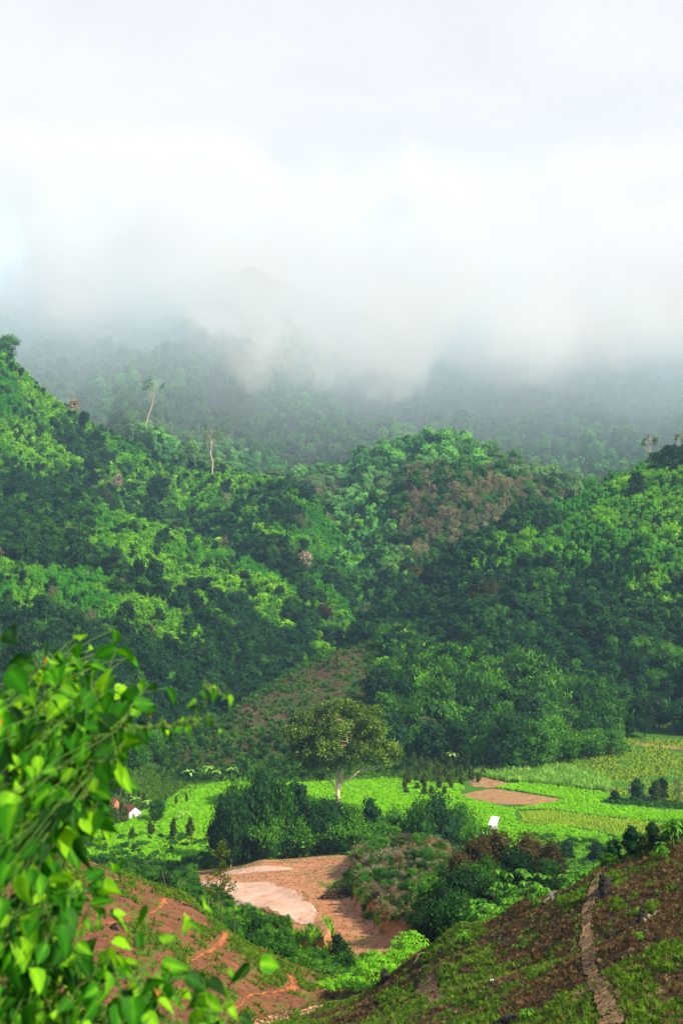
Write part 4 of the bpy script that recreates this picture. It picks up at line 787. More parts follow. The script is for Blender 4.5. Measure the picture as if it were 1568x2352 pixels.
broad_shrub(940, 2128, 95, 97, 61, 'bright yellow green bamboo bush at the road end', 'bamboo_bush', .42, 150, L_bamboo, .22)
broad_shrub(872, 2178, 105, 95, 62, 'light green cassava like bush above the dark stump', 'leafy_bush', .40, 110, L_bamboo, .3)
broad_shrub(800, 2235, 110, 101, 63, 'low bright green bush in the gully left of the dark stump', 'leafy_bush', .36, 120, L_bamboo, .3)
broad_shrub(745, 2255, 70, 103, 64, 'yellow green low bush at the lower end of the gully', 'leafy_bush', .34, 60, L_bamboo, .3)
broad_shrub(680, 2310, 22, 86, 65, 'small green seedling beside the pale gully bed', 'seedling', .3, 9, L_teak, .35)
for i, (x, y, hp, lb) in enumerate([(1204,2345,44,'green seedling at the bottom of the brown slope, left of the path'),(1221,2090,44,'sapling with drooping leaves left of the dark log'),(1243,2058,40,'sapling beside the grey stump'),(1470,2160,30,'small green plant beside the charred log'),(1428,2215,20,'pale leaved low plant right of the path'),(1516,1975,52,'young plant with drooping leaves near the slope crest'),(1546,1950,80,'taller young plant with drooping leaves at the right edge'),(1194,2180,34,'thin seedling in the middle of the brown slope'),(1265,2205,14,'tiny bright plant left of the path'),(1440,2000,12,'rosette of bright leaves beside the upper path'),(1062,2165,40,'small dark leaved bush at the left end of the brown slope')]):
    p = hit(x, y, 40, 130); d = p[1]; h = hp/F*d
    broad_shrub(x, HY+(CZ-p[2]-h)/d*F, 30 if hp > 25 else 16, d, 80+i, lb, 'young_plant', max(.16, h*.38), 8 if hp > 25 else 4, L_teak, .3)
# young tree on the left crest
def young_tree():
    d = 118; p = at(508, d); h = CZ-(1935-HY)/F*d-p[2]; r = np.random.default_rng(5); e = bpy.data.objects.new('young_tree', None); COL.objects.link(e); e.location = (p[0], p[1], p[2]-.1)
    tag(e, 'thin young tree with a straight trunk before the pale clearing', 'tree'); tk = MB(); fo = MB(); tr = limb(tk, (0, 0, 0), (.05, 0, h*.97), .06, .015, r, .03, 9)
    for i in range(26):
        t = r.uniform(.38, .98); s_ = np.array([0, 0, h*t]); a = r.random()*6.28; L = (1.05-t)*1.7+.25
        q = limb(tk, s_, s_+np.array([math.cos(a)*L, math.sin(a)*L, L*.45]), .018, .005, r, n=4, sides=4)
        for z_ in q[1:]: leaves(fo, z_+r.normal(0, .13, (16, 3)), r.normal(0, 1, (16, 3))+[0, 0, .6], .20, r)
    link('trunk', tk.mesh('trunk', B_dark), e); link('crown', fo.mesh('crown', L_olive), e)
young_tree()
# the big spreading tree
def big_tree():
    d = 350.0; s_ = d/F; r = np.random.default_rng(11); base = at(776, d)
    q = lambda x, y, dy=0: np.array([(x-776)*s_, dy, (1872-y)*s_])
    e = bpy.data.objects.new('spreading_tree', None); COL.objects.link(e); e.location = base; tag(e, 'tall spreading tree with pale forked trunk standing above the dark clump', 'tree')
    tk = MB()
    def pl(pts_, r0, r1): 
        P = np.array(pts_); t = np.linspace(0, len(P)-1, len(P)*5); C_ = np.stack([np.interp(t, range(len(P)), P[:, k_]) for k_ in range(3)], -1)
        for _ in range(3): C_[1:-1] = (C_[:-2]+C_[2:]+2*C_[1:-1])/4
        C_ += np.cumsum(r.normal(0, .035, C_.shape), 0)*.5; tk.tube(C_, np.linspace(r0, r1, len(C_)), 8, .5); return C_
    tips = []
    tips += [pl([q(776, 1880), q(777, 1835), q(776, 1812)], .62, .5)[-1]]
    A = [pl([q(776, 1815), q(772, 1780), q(775, 1740), q(765, 1690), q(770, 1640)], .42, .10), pl([q(775, 1818), q(762, 1800), q(748, 1780), q(738, 1755), q(715, 1720), q(700, 1690)], .30, .07),
         pl([q(779, 1815), q(785, 1795), q(806, 1790), q(818, 1776), q(838, 1766), q(862, 1768, -1), q(876, 1755, -1), q(895, 1725, -1), q(912, 1700, -1)], .34, .07), pl([q(778, 1812), q(786, 1775), q(790, 1730), q(812, 1680), q(830, 1640)], .34, .08),
         pl([q(818, 1776), q(850, 1755, 2), q(862, 1720, 3), q(880, 1680, 3)], .16, .05), pl([q(776, 1800), q(780, 1760, 2), q(750, 1700, 5), q(735, 1650, 6)], .28, .07), pl([q(776, 1795), q(790, 1750, -3), q(800, 1700, -6), q(790, 1650, -7)], .26, .07)]
    fo = MB(); L = []
    for i in range(84):
        a = r.random()*6.28; z = r.uniform(-.8, 1); k_ = math.sqrt(max(0, 1-z*z))*r.uniform(.45, 1)
        x = 786+math.cos(a)*k_*126; y = 1700-z*80; dy = math.sin(a)*k_*10
        if y > 1745 and 745 < x < 850: y -= 40
        if x > 850 and y > 1745: x -= 10; y -= 15
        L.append((x, y, dy, r.uniform(1.5, 2.9)))
    L += [(735,1640,3,2.4),(770,1628,0,2.6),(805,1630,-3,2.5),(840,1645,2,2.4),(760,1650,-5,2.6),(800,1655,4,2.7),(825,1668,-4,2.6),(780,1672,-7,2.6),(745,1675,-5,2.5),(865,1672,0,2.3),(710,1672,0,2.3),(690,1735,-2,1.9),(672,1742,0,1.4),(715,1762,0,1.7),(735,1788,1,1.2),(760,1760,-3,1.8),(905,1738,-1,1.7),(915,1722,0,1.3),(880,1748,-2,1.5),(850,1745,2,1.8),(820,1752,3,1.9),(790,1745,-4,2.0),(700,1700,0,2.2),(815,1745,-5,1.8),(740,1752,-4,2.0),(845,1728,-5,2.0)]
    for x, y, dy, rr in L:
        c = q(x, y, dy); br = min(((np.linalg.norm(P-c, axis=1)).min(), i_, (np.linalg.norm(P-c, axis=1)+np.maximum(P[:, 2]-c[2], 0)*2).argmin()) for i_, P in enumerate(A)); P = A[br[1]]
        limb(tk, P[br[2]], c, .10, .03, r, .25, 7, 5)
        for _ in range(4): o = unit(r.normal(0, 1, 3)+np.array([0, 0, .4]))*rr*.8; limb(tk, c-o*.2, c+o, .035, .012, r, .3, 4, 4)
        lobes_crown(fo, [(c[0], c[1], c[2], rr*1.12, .75)], int(170*rr*rr), .58, r, core=0, inner=.75, up=.5, jit=.9)
    link('trunk', tk.mesh('trunk', B_pale, True), e); link('crown', fo.mesh('crown', L_tree), e)
big_tree()
# emergent trees on the far slopes
def far_tree(x, ybase, d, hpx, wpx, lean, label, nm='tall_pale_tree', mt=L_far, sparse=1., trunk_frac=.55):
    p = at(x, d); s_ = d/F; h = hpx*s_; w = wpx*s_; r = np.random.default_rng(int(x)); e = bpy.data.objects.new(nm, None); COL.objects.link(e); z0 = max(p[2], CZ-(ybase-HY)*s_-6); e.location = (p[0], p[1], p[2]-.5)
    h = CZ-(ybase-hpx-HY)*s_-p[2]; tag(e, label, 'tree'); tk = MB(); fo = MB(); top = np.array([lean*s_, 0, h*.9]); P = limb(tk, (0, 0, 0), top, h*.010+.09, .08, r, .10, 9)
    for i in range(9):
        s0 = P[4+i % 5]; a = r.random()*6.28; c = top*r.uniform(.72, 1.05)+np.array([math.cos(a)*w*.4, math.sin(a)*w*.4, h*.02]); limb(tk, s0, c, .12, .04, r, .2, 5)
        lobes_crown(fo, [(c[0], c[1], c[2], w*.2, .7)], int(60*sparse), max(.7, w*.09), r, core=0, inner=.8)
    link('trunk', tk.mesh('trunk', B_pale), e); link('crown', fo.mesh('crown', mt), e)
far_tree(331, 962, 1150, 100, 50, 26, 'leaning pale bare trunk tree against the blue gully', sparse=.5)
far_tree(490, 1060, 1010, 90, 36, -4, 'tall pale trunked tree on the ridge below the cloud tongue')
far_tree(492, 985, 1260, 60, 40, 0, 'straight thin trunked tree in the hazy gully behind the ridge')
far_tree(1490, 1050, 765, 60, 34, 0, 'feathery pale tree on the crest of the right hill', nm='ridge_tree')
far_tree(1558, 1030, 768, 42, 36, 0, 'dark tree on the crest at the right edge', nm='ridge_tree', mt=L_mid)
for x, b, h, w, kd, d, lb in [(170,958,40,40,'cream',1062,'pale pinkish blossoming tree on the upper left ridge'),(720,1122,38,30,'cream',925,'pale blossoming tree at the right end of the left ridge'),(272,1130,40,30,'cream',0,'pale half bare tree low on the bright left slope'),(1110,1385,55,70,'reddish',0,'large reddish brown tree in the dark forest of the right hill'),(745,1430,38,40,'reddish',0,'brown leaved tree in the dark valley forest'),(855,1425,30,30,'reddish',0,'small rusty topped tree in the dark valley junction'),(1160,1520,40,60,'cream',0,'pale cream topped tree above the wooded spur'),(954,1335,30,40,'reddish',0,'grey brown tree on the lower edge of the centre hill'),(554,1425,64,78,'round',0,'large rounded dark tree at the bottom of the bright middle ridge'),(364,1165,70,56,'round',0,'large dark tree with visible trunk on the bright left slope'),(54,1140,44,46,'round',0,'dark flat topped tree near the left edge'),(345,1050,45,50,'round',0,'dark round tree on the upper left ridge line'),(240,1160,30,40,'reddish',0,'small reddish tree in the left hill canopy'),(15,850,56,60,'round_mid',1100,'big dark tree at the top left edge below the cloud'),(1460,1440,60,50,'tall',0,'tall dark tree on the shaded right hill'),(700,1320,50,40,'cream',0,'pale grey tree near the tip of the bright middle ridge'),(1290,1125,36,34,'round',0,'dark rounded tree where the right hill meets the centre hill'),(1225,1175,34,44,'round_mid',0,'domed tree on the left shoulder of the right hill')]:
    stand(kd, 'emergent_tree', lb, 'tree', x, b, h, w, d=d or None) if d else (lambda p: stand(kd, 'emergent_tree', lb, 'tree', x, 0, h, w, d=p[1]))(hit(x, b, 400))
# banana plants
def banana_mesh(seed):
    r = np.random.default_rng(seed); st = MB(); fo = MB(); limb(st, (0, 0, 0), (0, 0, 1.6), .16, .09, r, .03)
    for i in range(9):
        a = i*2.4+r.random()*.5; L = r.uniform(1.8, 2.6); t = np.linspace(0, 1, 7)[:, None]; el = r.uniform(.5, 1.3); o = np.array([[math.cos(a), math.sin(a), 0]])
        P = o*L*t*math.cos(el*.8)+np.array([[0, 0, 1.5]])+np.array([[0, 0, 1]])*(L*t*math.sin(el)-L*.75*t**2.3); sd_ = np.array([[-math.sin(a), math.cos(a), 0]])*(.30*np.sin(np.pi*np.clip(t*.95+.05, 0, 1))**.5)
        v = np.stack([P+sd_-[0, 0, .07], P, P-sd_-[0, 0, .07]], 1).reshape(-1, 3); i_ = np.arange(6)[:, None]*3; fo.add(v, np.concatenate([i_+[0, 1, 4, 3], i_+[1, 2, 5, 4]]), .3+.6*r.random())
    return st.mesh('stem', B_green), fo.mesh('leaf_crown', L_corn)
BM = [banana_mesh(3), banana_mesh(9)]
for q, (x, y, s_) in enumerate([(435,1790,1.0),(479,1784,1.1),(497,1789,.9),(532,1786,1.),(419,1888,.9),(1035,1752,1.2),(1113,1752,1.2),(1130,1757,1.1),(1150,1762,1.),(1167,1768,1.1),(1098,1760,1.),(1052,1760,1.),(1180,1772,.9),(310,1850,.8),(340,1858,.8)]):
    p = hit(x, y, 300); e = bpy.data.objects.new('banana_plant', None); COL.objects.link(e); e.location = p; e.scale = (1.25*s_,)*3; e.rotation_euler = (0, 0, q)
    w_ = 'above the left crops' if x > 425 and x < 600 else 'beside the farm house and crop' if x < 425 else 'below the wooded spur'
    tag(e, 'banana plant with long arching pale green leaves '+w_, 'plant', 'banana plants '+w_); a, b = BM[q % 2]; link('stem', a, e); link('leaf_crown', b, e)
# ------------------------------------------------------------------ houses, hut, posts, barrel
M_white = plain('whitewash', (.78,.76,.70), .8, .12, 2); M_tile = plain('dark_red_tiles', (.16,.045,.03), .8, .4, 5); M_brick = plain('brick', (.45,.17,.08), .9, .3, 6); M_wood = plain('weathered_wood', (.22,.18,.14)); M_sheet = plain('white_sheet', (.85,.86,.88), .5, .05, 1); M_blue = plain('blue_plastic', (.02,.12,.45), .4, .05)
def house(px_, py_, W, Ln, ev, rg, rot, label, wall):
    p = hit(px_, py_, 280); e = bpy.data.objects.new('farm_house', None); COL.objects.link(e); e.location = p; e.rotation_euler = (0, 0, R(rot)); tag(e, label, 'house')
    b = MB(); h = W/2; v = []                                              # gable faces local -Y
    for y in (0, Ln): v += [(-h, y, -.3), (h, y, -.3), (h, y, ev), (0, y, rg), (-h, y, ev)]
    b.add(v, [[0, 1, 2, 4], [2, 3, 4, 4], [5, 9, 7, 6], [7, 9, 8, 8], [0, 4, 9, 5], [1, 6, 7, 2]]); link('wall', b.mesh('wall', wall), e)
    rf = MB(); sl = math.atan2(rg-ev, h)
    for s_ in (-1, 1):
        L = math.hypot(h, rg-ev)+.35; c = (s_*(L*.5*math.cos(sl)), Ln/2, rg-L*.5*math.sin(sl)+.07); rf.box(c, (L, Ln+.5, .07), .5, Euler((0, s_*sl, 0)).to_matrix())
        for k_ in range(int(Ln/.3)): rf.box((c[0], -.2+k_*.3, c[2]+.05), (L, .09, .05), .5, Euler((0, s_*sl, 0)).to_matrix())
    link('roof', rf.mesh('roof', M_tile), e)
    dr = MB(); dr.box((-.5, -.03, .8), (.75, .06, 1.6)); dr_o = link('door', dr.mesh('door', M_wood), e)
    hb = MB(); hb.box((-.2, -.08, .8), (.05, .06, .14)); link('handle', hb.mesh('handle', B_dark), dr_o)
    wd = MB(); wd.box((h+.03, Ln*.5, 1.2), (.06, .8, .7)); link('window', wd.mesh('window', B_dark), e)
    ft = MB(); ft.box((0, -.02, .05), (W-.1, .08, .35)); link('brick_base', ft.mesh('brick_base', M_brick), e)
house(311, 1884, 3.3, 5.2, 1.9, 3.1, 38, 'small farm house with white gable wall and dark red tiled roof', M_white)
house(268, 1862, 3.6, 5.5, 1.9, 3.0, 78, 'second farm house with a long dark red roof and brick wall behind trees', M_brick)
p = hit(1133, 1912, 280); e = bpy.data.objects.new('field_hut', None); COL.objects.link(e); e.location = p; e.rotation_euler = (0, 0, R(-24)); tag(e, 'small field hut with a tilted white sheet roof at the clump edge', 'hut')
rf = MB(); rf.box((0, .1, 2.55), (2.0, 2.9, .05), .5, Euler((R(33), 0, 0)).to_matrix()); link('roof', rf.mesh('roof', M_sheet), e)
for x, y, h in ((-.8, -.9, 1.85), (.8, -.9, 1.85), (-.8, .9, 3.0), (.8, .9, 3.0)):
    b = MB(); b.tube([(x, y, -.2), (x, y, h)], .05, 6); link('post', b.mesh('post', B_dark), e)
b = MB(); b.box((0, 0, .75), (1.5, 1.7, .06)); link('platform', b.mesh('platform', M_wood), e); b = MB(); b.box((.0, .85, 1.4), (1.5, .04, 1.2)); link('back_panel', b.mesh('back_panel', M_white), e)
p = hit(803, 1816, 300); b = MB(); b.tube([(0, 0, 0), (0, 0, .1), (0, 0, .45), (0, 0, .8), (0, 0, .9)], [.3, .32, .34, .32, .27], 14); o = link('water_barrel', b.mesh('water_barrel', M_blue), loc=p); tag(o, 'blue plastic water barrel in the green field behind the big tree', 'barrel')
for x, y, hp, lean, lb in [(537,2180,62,0,'upright dark fence post on the crest of the red soil slope'),(385,2010,58,-.45,'leaning dark post among the bushes on the left crest'),(477,2105,40,.1,'short grey post beside the young tree')]:
    d = 116; p = at(x, d); h = hp/F*d; b = MB(); r = np.random.default_rng(x); limb(b, (0, 0, -.2), (lean*h*.5, 0, h), .055, .04, r, .03); tag(link('fence_post', b.mesh('fence_post', B_dark if hp != 40 else B_grey), loc=p), lb, 'post')
for q, (x, y) in enumerate([(345,1935),(399,1945),(1000,1800),(960,1790),(330,1915),(375,1905),(420,1925)]):
    p = hit(x, y, 280); b = MB(); b.tube([(0, 0, -.1), (0, 0, 1.3)], .05, 6); tag(link('field_stake', b.mesh('field_stake', B_grey), loc=p), 'thin pale stake standing in the bright crop', 'stake', 'thin stakes in the crops')
# ------------------------------------------------------------------ stumps, logs, sticks, litter on the near slopes
def log_(name, a, b, r0, mt, label, cat='log', twigs=0, seed=1, up=0.1, arch=0.0):
    A = np.array(hit(*a, 40, 130)); B_ = np.array(hit(*b, 40, 130)); c = (A+B_)/2; r = np.random.default_rng(seed); mb = MB(); A = A-c+[0, 0, up]; B_ = B_-c+[0, 0, up]
    n = 9; t = np.linspace(0, 1, n)[:, None]; P = A+(B_-A)*t; P[:, 2] = Hxy(P[:, 0]+c[0], P[:, 1]+c[1])-c[2]+up*.6+arch*np.sin(t[:, 0]*np.pi); P += r.normal(0, r0*.45, P.shape); mb.tube(P, r0*np.linspace(1.15, .6, n)*(1+.25*(r.random(n)-.5)), 7)
    for i in range(twigs): s_ = P[r.integers(2, n-1)]; o = unit(r.normal(0, 1, 3)+np.array([0, 0, .8])); limb(mb, s_, s_+o*r.uniform(.4, 1.1)*np.linalg.norm(B_-A)*.35, r0*.45, r0*.12, r)
    tag(link(name, mb.mesh(name, mt), loc=tuple(c)), label, cat)
def stump(x, y, r0, h, mt, label, seed=1):
    p = hit(x, y, 40, 130); r = np.random.default_rng(seed); mb = MB(); n = 7
    P = np.stack([r.normal(0, .05, n).cumsum()*.5, r.normal(0, .05, n).cumsum()*.5, np.linspace(-.15, h, n)], -1); mb.tube(P, r0*np.array([1.5, 1.15, 1, .95, .9, .85, .6]), 9)
    for i in range(5): a = i*1.26+r.random(); limb(mb, (math.cos(a)*r0*.6, math.sin(a)*r0*.6, .15), (math.cos(a)*r0*2.3, math.sin(a)*r0*2.3, -.1), r0*.45, r0*.15, r)
    for i in range(3): a = r.random()*6.28; mb.box((math.cos(a)*r0*.5, math.sin(a)*r0*.5, h), (r0*.35, r0*.3, h*.5), .5, Euler((r.normal(0, .3), r.normal(0, .3), a)).to_matrix())
    tag(link('tree_stump', mb.mesh('tree_stump', mt), loc=p), label, 'stump')
stump(1387, 2052, .36, .75, B_burnt, 'large charred stump beside the upper path', 1); stump(1269, 2066, .26, .38, B_grey, 'grey split stump at the crest left of the path', 2); stump(883, 2262, .28, .75, B_burnt, 'charred upright stump at the left end of the brown slope', 3); stump(1474, 2118, .24, .45, B_burnt, 'burnt stump at the upper end of the charred log', 4)
stump(262, 2135, .2, .3, B_burnt, 'small black stump on the red slope', 5); stump(450, 2240, .2, .25, B_burnt, 'low black stump above the fallen black branch', 6); stump(1172, 2350, .3, .25, B_burnt, 'dark low stump at the bottom edge of the brown slope', 7)
log_('fallen_log', (1296,2058), (1330,2044), .20, B_burnt, 'thick charred log lying on the crest left of the path', seed=2); log_('fallen_log', (1383,2163), (1475,2122), .13, B_burnt, 'long charred log lying right of the path', seed=3, twigs=2); log_('fallen_log', (1475,2122), (1510,2095), .09, B_grey, 'grey end of a broken log near the right edge', seed=4)
log_('fallen_log', (944,2342), (1055,2303), .12, B_burnt, 'black log at the lower left of the brown slope', seed=5, twigs=1); log_('fallen_log', (1160,2232), (1232,2212), .06, B_burnt, 'thin black charred branch in the middle of the brown slope', seed=6); log_('fallen_log', (848,2312), (900,2290), .12, B_burnt, 'short black log on the grassy gully side', seed=7)
log_('fallen_branch', (1118,2157), (1154,2151), .035, B_grey, 'pale dry stick on the rusty grass', 'branch', 2, 8); log_('fallen_branch', (950,2220), (978,2196), .03, B_grey, 'pale leaning stick at the left end of the brown slope', 'branch', 0, 9, .2, .3); log_('fallen_branch', (1378,1996), (1398,1984), .08, B_brown, 'broken driftwood branch at the slope crest', 'branch', 4, 10, .2, .35); log_('fallen_branch', (1490,1962), (1525,1946), .06, B_burnt, 'dark forked branch on the crest near the right edge', 'branch', 4, 11, .2, .5)
log_('fallen_branch', (508,2262), (548,2292), .07, B_burnt, 'black forked branch lying on the red slope', 'branch', 2, 12); log_('fallen_branch', (420,2078), (478,2105), .06, B_burnt, 'charred branch below the crest bushes', 'branch', 1, 13); log_('fallen_branch', (340,2022), (400,2055), .035, B_grey, 'thin grey stick along the left crest', 'branch', 2, 14); log_('fallen_log', (728,2118), (762,2148), .10, B_dark, 'dark log across the orange cut of the terrace', seed=15)
log_('fallen_branch', (755,2290), (772,2297), .10, B_burnt, 'small black root beside the orange soil in the gully', 'branch', 2, 16)
p = hit(1132, 2255, 40, 130); b = MB(); V_, F_ = ICO; b.add(V_*[.16, .12, .05]*(1+.4*(np.random.default_rng(2).random((len(V_), 1))-.5)), F_); tag(link('plastic_litter', b.mesh('plastic_litter', M_sheet), loc=(p[0], p[1], p[2]+.06)), 'scrap of white plastic lying on the dark grass', 'litter')
def brush(x, y, wpx, h, n, mt, lmt, label, d, seed, leafy=200):
    p = at(x, d); W = wpx/F*d; r = np.random.default_rng(seed); e = bpy.data.objects.new('brush_pile', None); COL.objects.link(e); e.location = p; tag(e, label, 'brush pile'); mb = MB(); fo = MB()
    for i in range(n):
        a = r.random()*6.28; q = r.random()**.6*W*.5; z = h*(1-(2*q/W)**2)*r.random(); c = np.array([math.cos(a)*q, math.sin(a)*q*.7, z]); o = unit(r.normal(0, 1, 3)*[1, 1, .45]); L = r.uniform(.5, 1.5); limb(mb, c-o*L*.5, c+o*L*.5, r.uniform(.012, .04), .008, r, .2, 5, 4)
    a = r.random(leafy)*6.28; q = r.random(leafy)**.6*W*.5; c = np.stack([np.cos(a)*q, np.sin(a)*q*.7, h*(1-(2*q/W)**2)*(.2+.8*r.random(leafy))], -1); leaves(fo, c, r.normal(0, 1, (leafy, 3))+[0, 0, .5], .3, r)
    link('twigs', mb.mesh('twigs', mt), e); link('dead_leaves', fo.mesh('dead_leaves', lmt), e)
brush(783, 2035, 95, 2.3, 420, B_burnt, L_red, 'dark pile of cut brushwood at the road side', 186, 1, 500); brush(905, 1985, 130, 1.5, 300, B_grey, L_dry, 'pale tangle of cut branches on top of the mound', 200, 2, 400); brush(860, 2025, 90, 1.3, 200, B_grey, L_dry, 'smaller grey brush heap above the orange cut', 186, 3, 250); brush(935, 1950, 80, 1.6, 180, B_dark, L_red, 'brown brush heap at the back of the mound', 212, 4, 250); brush(885, 2095, 60, 1.6, 160, B_dark, L_red, 'dark brush hanging over the cut near the road end', 163, 5, 220)
for x, top, w, kd, d in [(830,1950,50,'scrub',215),(880,1935,55,'scrub',220),(960,1925,60,'scrub',215),(1000,1950,60,'scrub',195),(960,2000,70,'scrub_dark',180),(920,2040,70,'scrub_dark',172),(900,2060,50,'scrub',168),(860,2010,40,'scrub',190),(940,2080,60,'scrub_dark',155)]:
    p = at(x, d); h = max(CZ-(top-HY)/F*d-p[2], 1.2); stand(kd, 'mound_bush', ('dark' if 'dark' in kd else 'light')+' bush growing on the mound beside the road', 'bush', x, 0, min(h, 4.5)*F/d, w, 'mound bushes, '+kd.replace('_', ' '), d=d)
# ------------------------------------------------------------------ leafy climbing shrub right in front of the camera
def front_leaf(mb, base, dr, nr, L, W, val, r):
    rows = [0, .08, .22, .42, .66, .86, 1.0]; wd = [.04, .62, 1.0, .95, .56, .20, .0]; dr = unit(dr); nr = unit(nr-dr*np.dot(nr, dr)); sd_ = np.cross(dr, nr); curl = r.uniform(.15, .7); fold = r.uniform(.08, .45); wv = r.random()*6
    v = []
    for t, w in zip(rows, wd):
        back = -.10*L*(1-t)**3 if t > 0 else 0
        mid = base+dr*L*t-nr*L*curl*.45*t*t
        for k_ in (-1, -.55, 0, .55, 1): v.append(mid+sd_*W*.5*w*k_+nr*W*(fold*abs(k_)*w*.5+.05*math.sin(wv+t*9+k_*3)*w)+dr*(back*abs(k_)))
    i_ = np.arange(6)[:, None]*5; mb.add(v, np.concatenate([i_+[k_, k_+1, k_+6, k_+5] for k_ in range(4)]), np.clip(val+np.tile([-.06, -.02, .16, -.02, -.06], 7)+np.repeat([.1, .04, 0, 0, 0, -.04, -.12], 5)+r.normal(0, .03, 35), 0, 1))
def front_shrub(name, label, stems, nl, seed, Lr, jitter=.075, dz=.35, young=.0):
    r = np.random.default_rng(seed); q = lambda x, y, d: np.array([(x-CX)/F*d, d, CZ-(y-HY)/F*d]); st = MB(); fo = MB(); bu = MB(); P = []; Wt = []
    e = bpy.data.objects.new(name, None); COL.objects.link(e); g0 = q(*stems[0][0]); e.location = (g0[0], g0[1], float(Hxy(np.array([g0[0]]), np.array([g0[1]]))[0])); off = np.array(e.location)
    for s_ in stems:
        K = np.array([q(*k_) for k_ in s_]); t = np.linspace(0, len(K)-1, len(K)*7); C_ = np.stack([np.interp(t, range(len(K)), K[:, k_]) for k_ in range(3)], -1)
        for _ in range(4): C_[1:-1] = (C_[:-2]+C_[2:]+2*C_[1:-1])/4
        C_ += r.normal(0, .004, C_.shape); st.tube(C_-off, np.linspace(.0055, .0016, len(C_)), 6, .5); seg = np.linalg.norm(np.diff(C_, axis=0), axis=1); P.append(C_); Wt.append(seg.sum())
    Wt = np.array(Wt)/sum(Wt)
    for i in range(nl):
        C_ = P[r.choice(len(P), p=Wt)]; k_ = r.uniform(0, len(C_)-1); a0 = C_[int(k_)]+(C_[min(int(k_)+1, len(C_)-1)]-C_[int(k_)])*(k_ % 1); o = r.normal(0, 1, 3)*[jitter, dz*.35, jitter]+[0, 0, jitter*.3]; b0 = a0+o*r.uniform(.5, 1.5)
        pt = np.array([a0, a0*.4+b0*.6+[0, 0, .012], b0]); st.tube(pt-off, [.0013, .0011, .0009], 4, .5, cap=False)
        out = unit(np.array([o[0], o[1]*.3-.02, 0])+r.normal(0, .03, 3)); dr = out*r.uniform(.3, 1.2)+np.array([0, 0, -r.uniform(.05, 1.0)]); nr = np.array([r.normal(.35, .9), r.normal(-.4, .8), r.normal(.9, .4)]); L = r.uniform(*Lr)
        yv = r.random() < .10+young
        front_leaf(fo, b0-off, dr, nr, L*(.6 if yv else 1), L*r.uniform(.55, .76)*(.6 if yv else 1), np.clip((.85 if yv else .40)+r.normal(0, .22), 0, 1), r)
        if yv and r.random() < .22:
            for _ in range(2): front_leaf(bu, b0-off+[0, 0, .012], r.normal(0, .5, 3)+[0, 0, .9], r.normal(0, 1, 3), L*.28, L*.16, .5, r)
    link('stem', st.mesh('stem', B_green), e); link('foliage', fo.mesh('foliage', L_front, True), e)
    if bu.n: link('bud', bu.mesh('bud', L_bud), e)
    tag(e, label, 'shrub')
L_bud = leafmat('young_buds', (.5,.13,.01), (.62,.20,.015), (.65,.32,.03), .4, 0., tmul=1.2)
S_up = [[(60,2950,3.4),(85,2400,3.4),(100,2150,3.4),(125,1950,3.45),(140,1800,3.5),(135,1680,3.5),(118,1560,3.5),(112,1535,3.5)],[(140,1800,3.5),(200,1745,3.4),(265,1700,3.35),(318,1672,3.3)],[(135,1830,3.5),(200,1790,3.4),(265,1755,3.35),(305,1735,3.3)],[(135,1750,3.5),(190,1670,3.5),(240,1610,3.5),(262,1600,3.5)],[(135,1730,3.5),(70,1680,3.5),(10,1650,3.6),(-40,1640,3.6)],[(130,1860,3.5),(60,1790,3.6),(0,1760,3.6)],[(125,1960,3.4),(160,1880,3.2),(200,1850,3.2)],[(110,2050,3.4),(50,1950,3.5),(0,1900,3.5)],[(130,1700,3.7),(200,1720,3.8),(300,1720,3.7)],[(120,1800,3.9),(60,1720,3.9),(180,1760,3.9)]]
S_up = [[(x*.90-6 if x > 0 else x, y, d) for x, y, d in s_] for s_ in S_up]
front_shrub('climbing_shrub', 'tall leafy climbing shrub close to the camera at the left edge', S_up, 900, 21, (.042, .080), .038, .9)
S_lo = [[(30,2950,3.2),(50,2400,3.2),(70,2300,3.2),(85,2200,3.2),(80,2100,3.2)],[(60,2380,3.2),(150,2270,3.15),(250,2235,3.1),(340,2262,3.1),(390,2290,3.1)],[(60,2400,3.1),(200,2350,3.1),(350,2345,3.05),(470,2360,3.0),(500,2372,3.0)],[(80,2200,3.4),(30,2100,3.4),(-20,2050,3.4)],[(80,2160,3.2),(120,2090,3.2),(165,2060,3.2)],[(60,2350,3.3),(0,2280,3.3),(-40,2200,3.3)],[(60,2400,3.0),(150,2390,3.0),(300,2410,3.0),(400,2400,3.0)],[(70,2230,3.3),(130,2170,3.3),(190,2190,3.3)]]
front_shrub('climbing_shrub', 'lower bright leafy shrub close to the camera in the bottom left corner', S_lo, 560, 22, (.042, .078), .042, .6, .05)
S_t = [[(285,1672,3.3),(375,1668,3.3),(420,1662,3.3),(450,1645,3.3),(470,1610,3.3),(482,1585,3.3),(515,1600,3.3)],[(420,1662,3.3),(450,1668,3.3),(490,1640,3.3)],[(482,1585,3.3),(470,1570,3.3)]]
front_shrub('vine_tendril', 'thin pale green vine tendril reaching right from the front shrub', S_t, 26, 23, (.018, .034), .012, .03, .5)
CLOUD_D = 0.036; MIST_D = .0056; DECK_D = .010
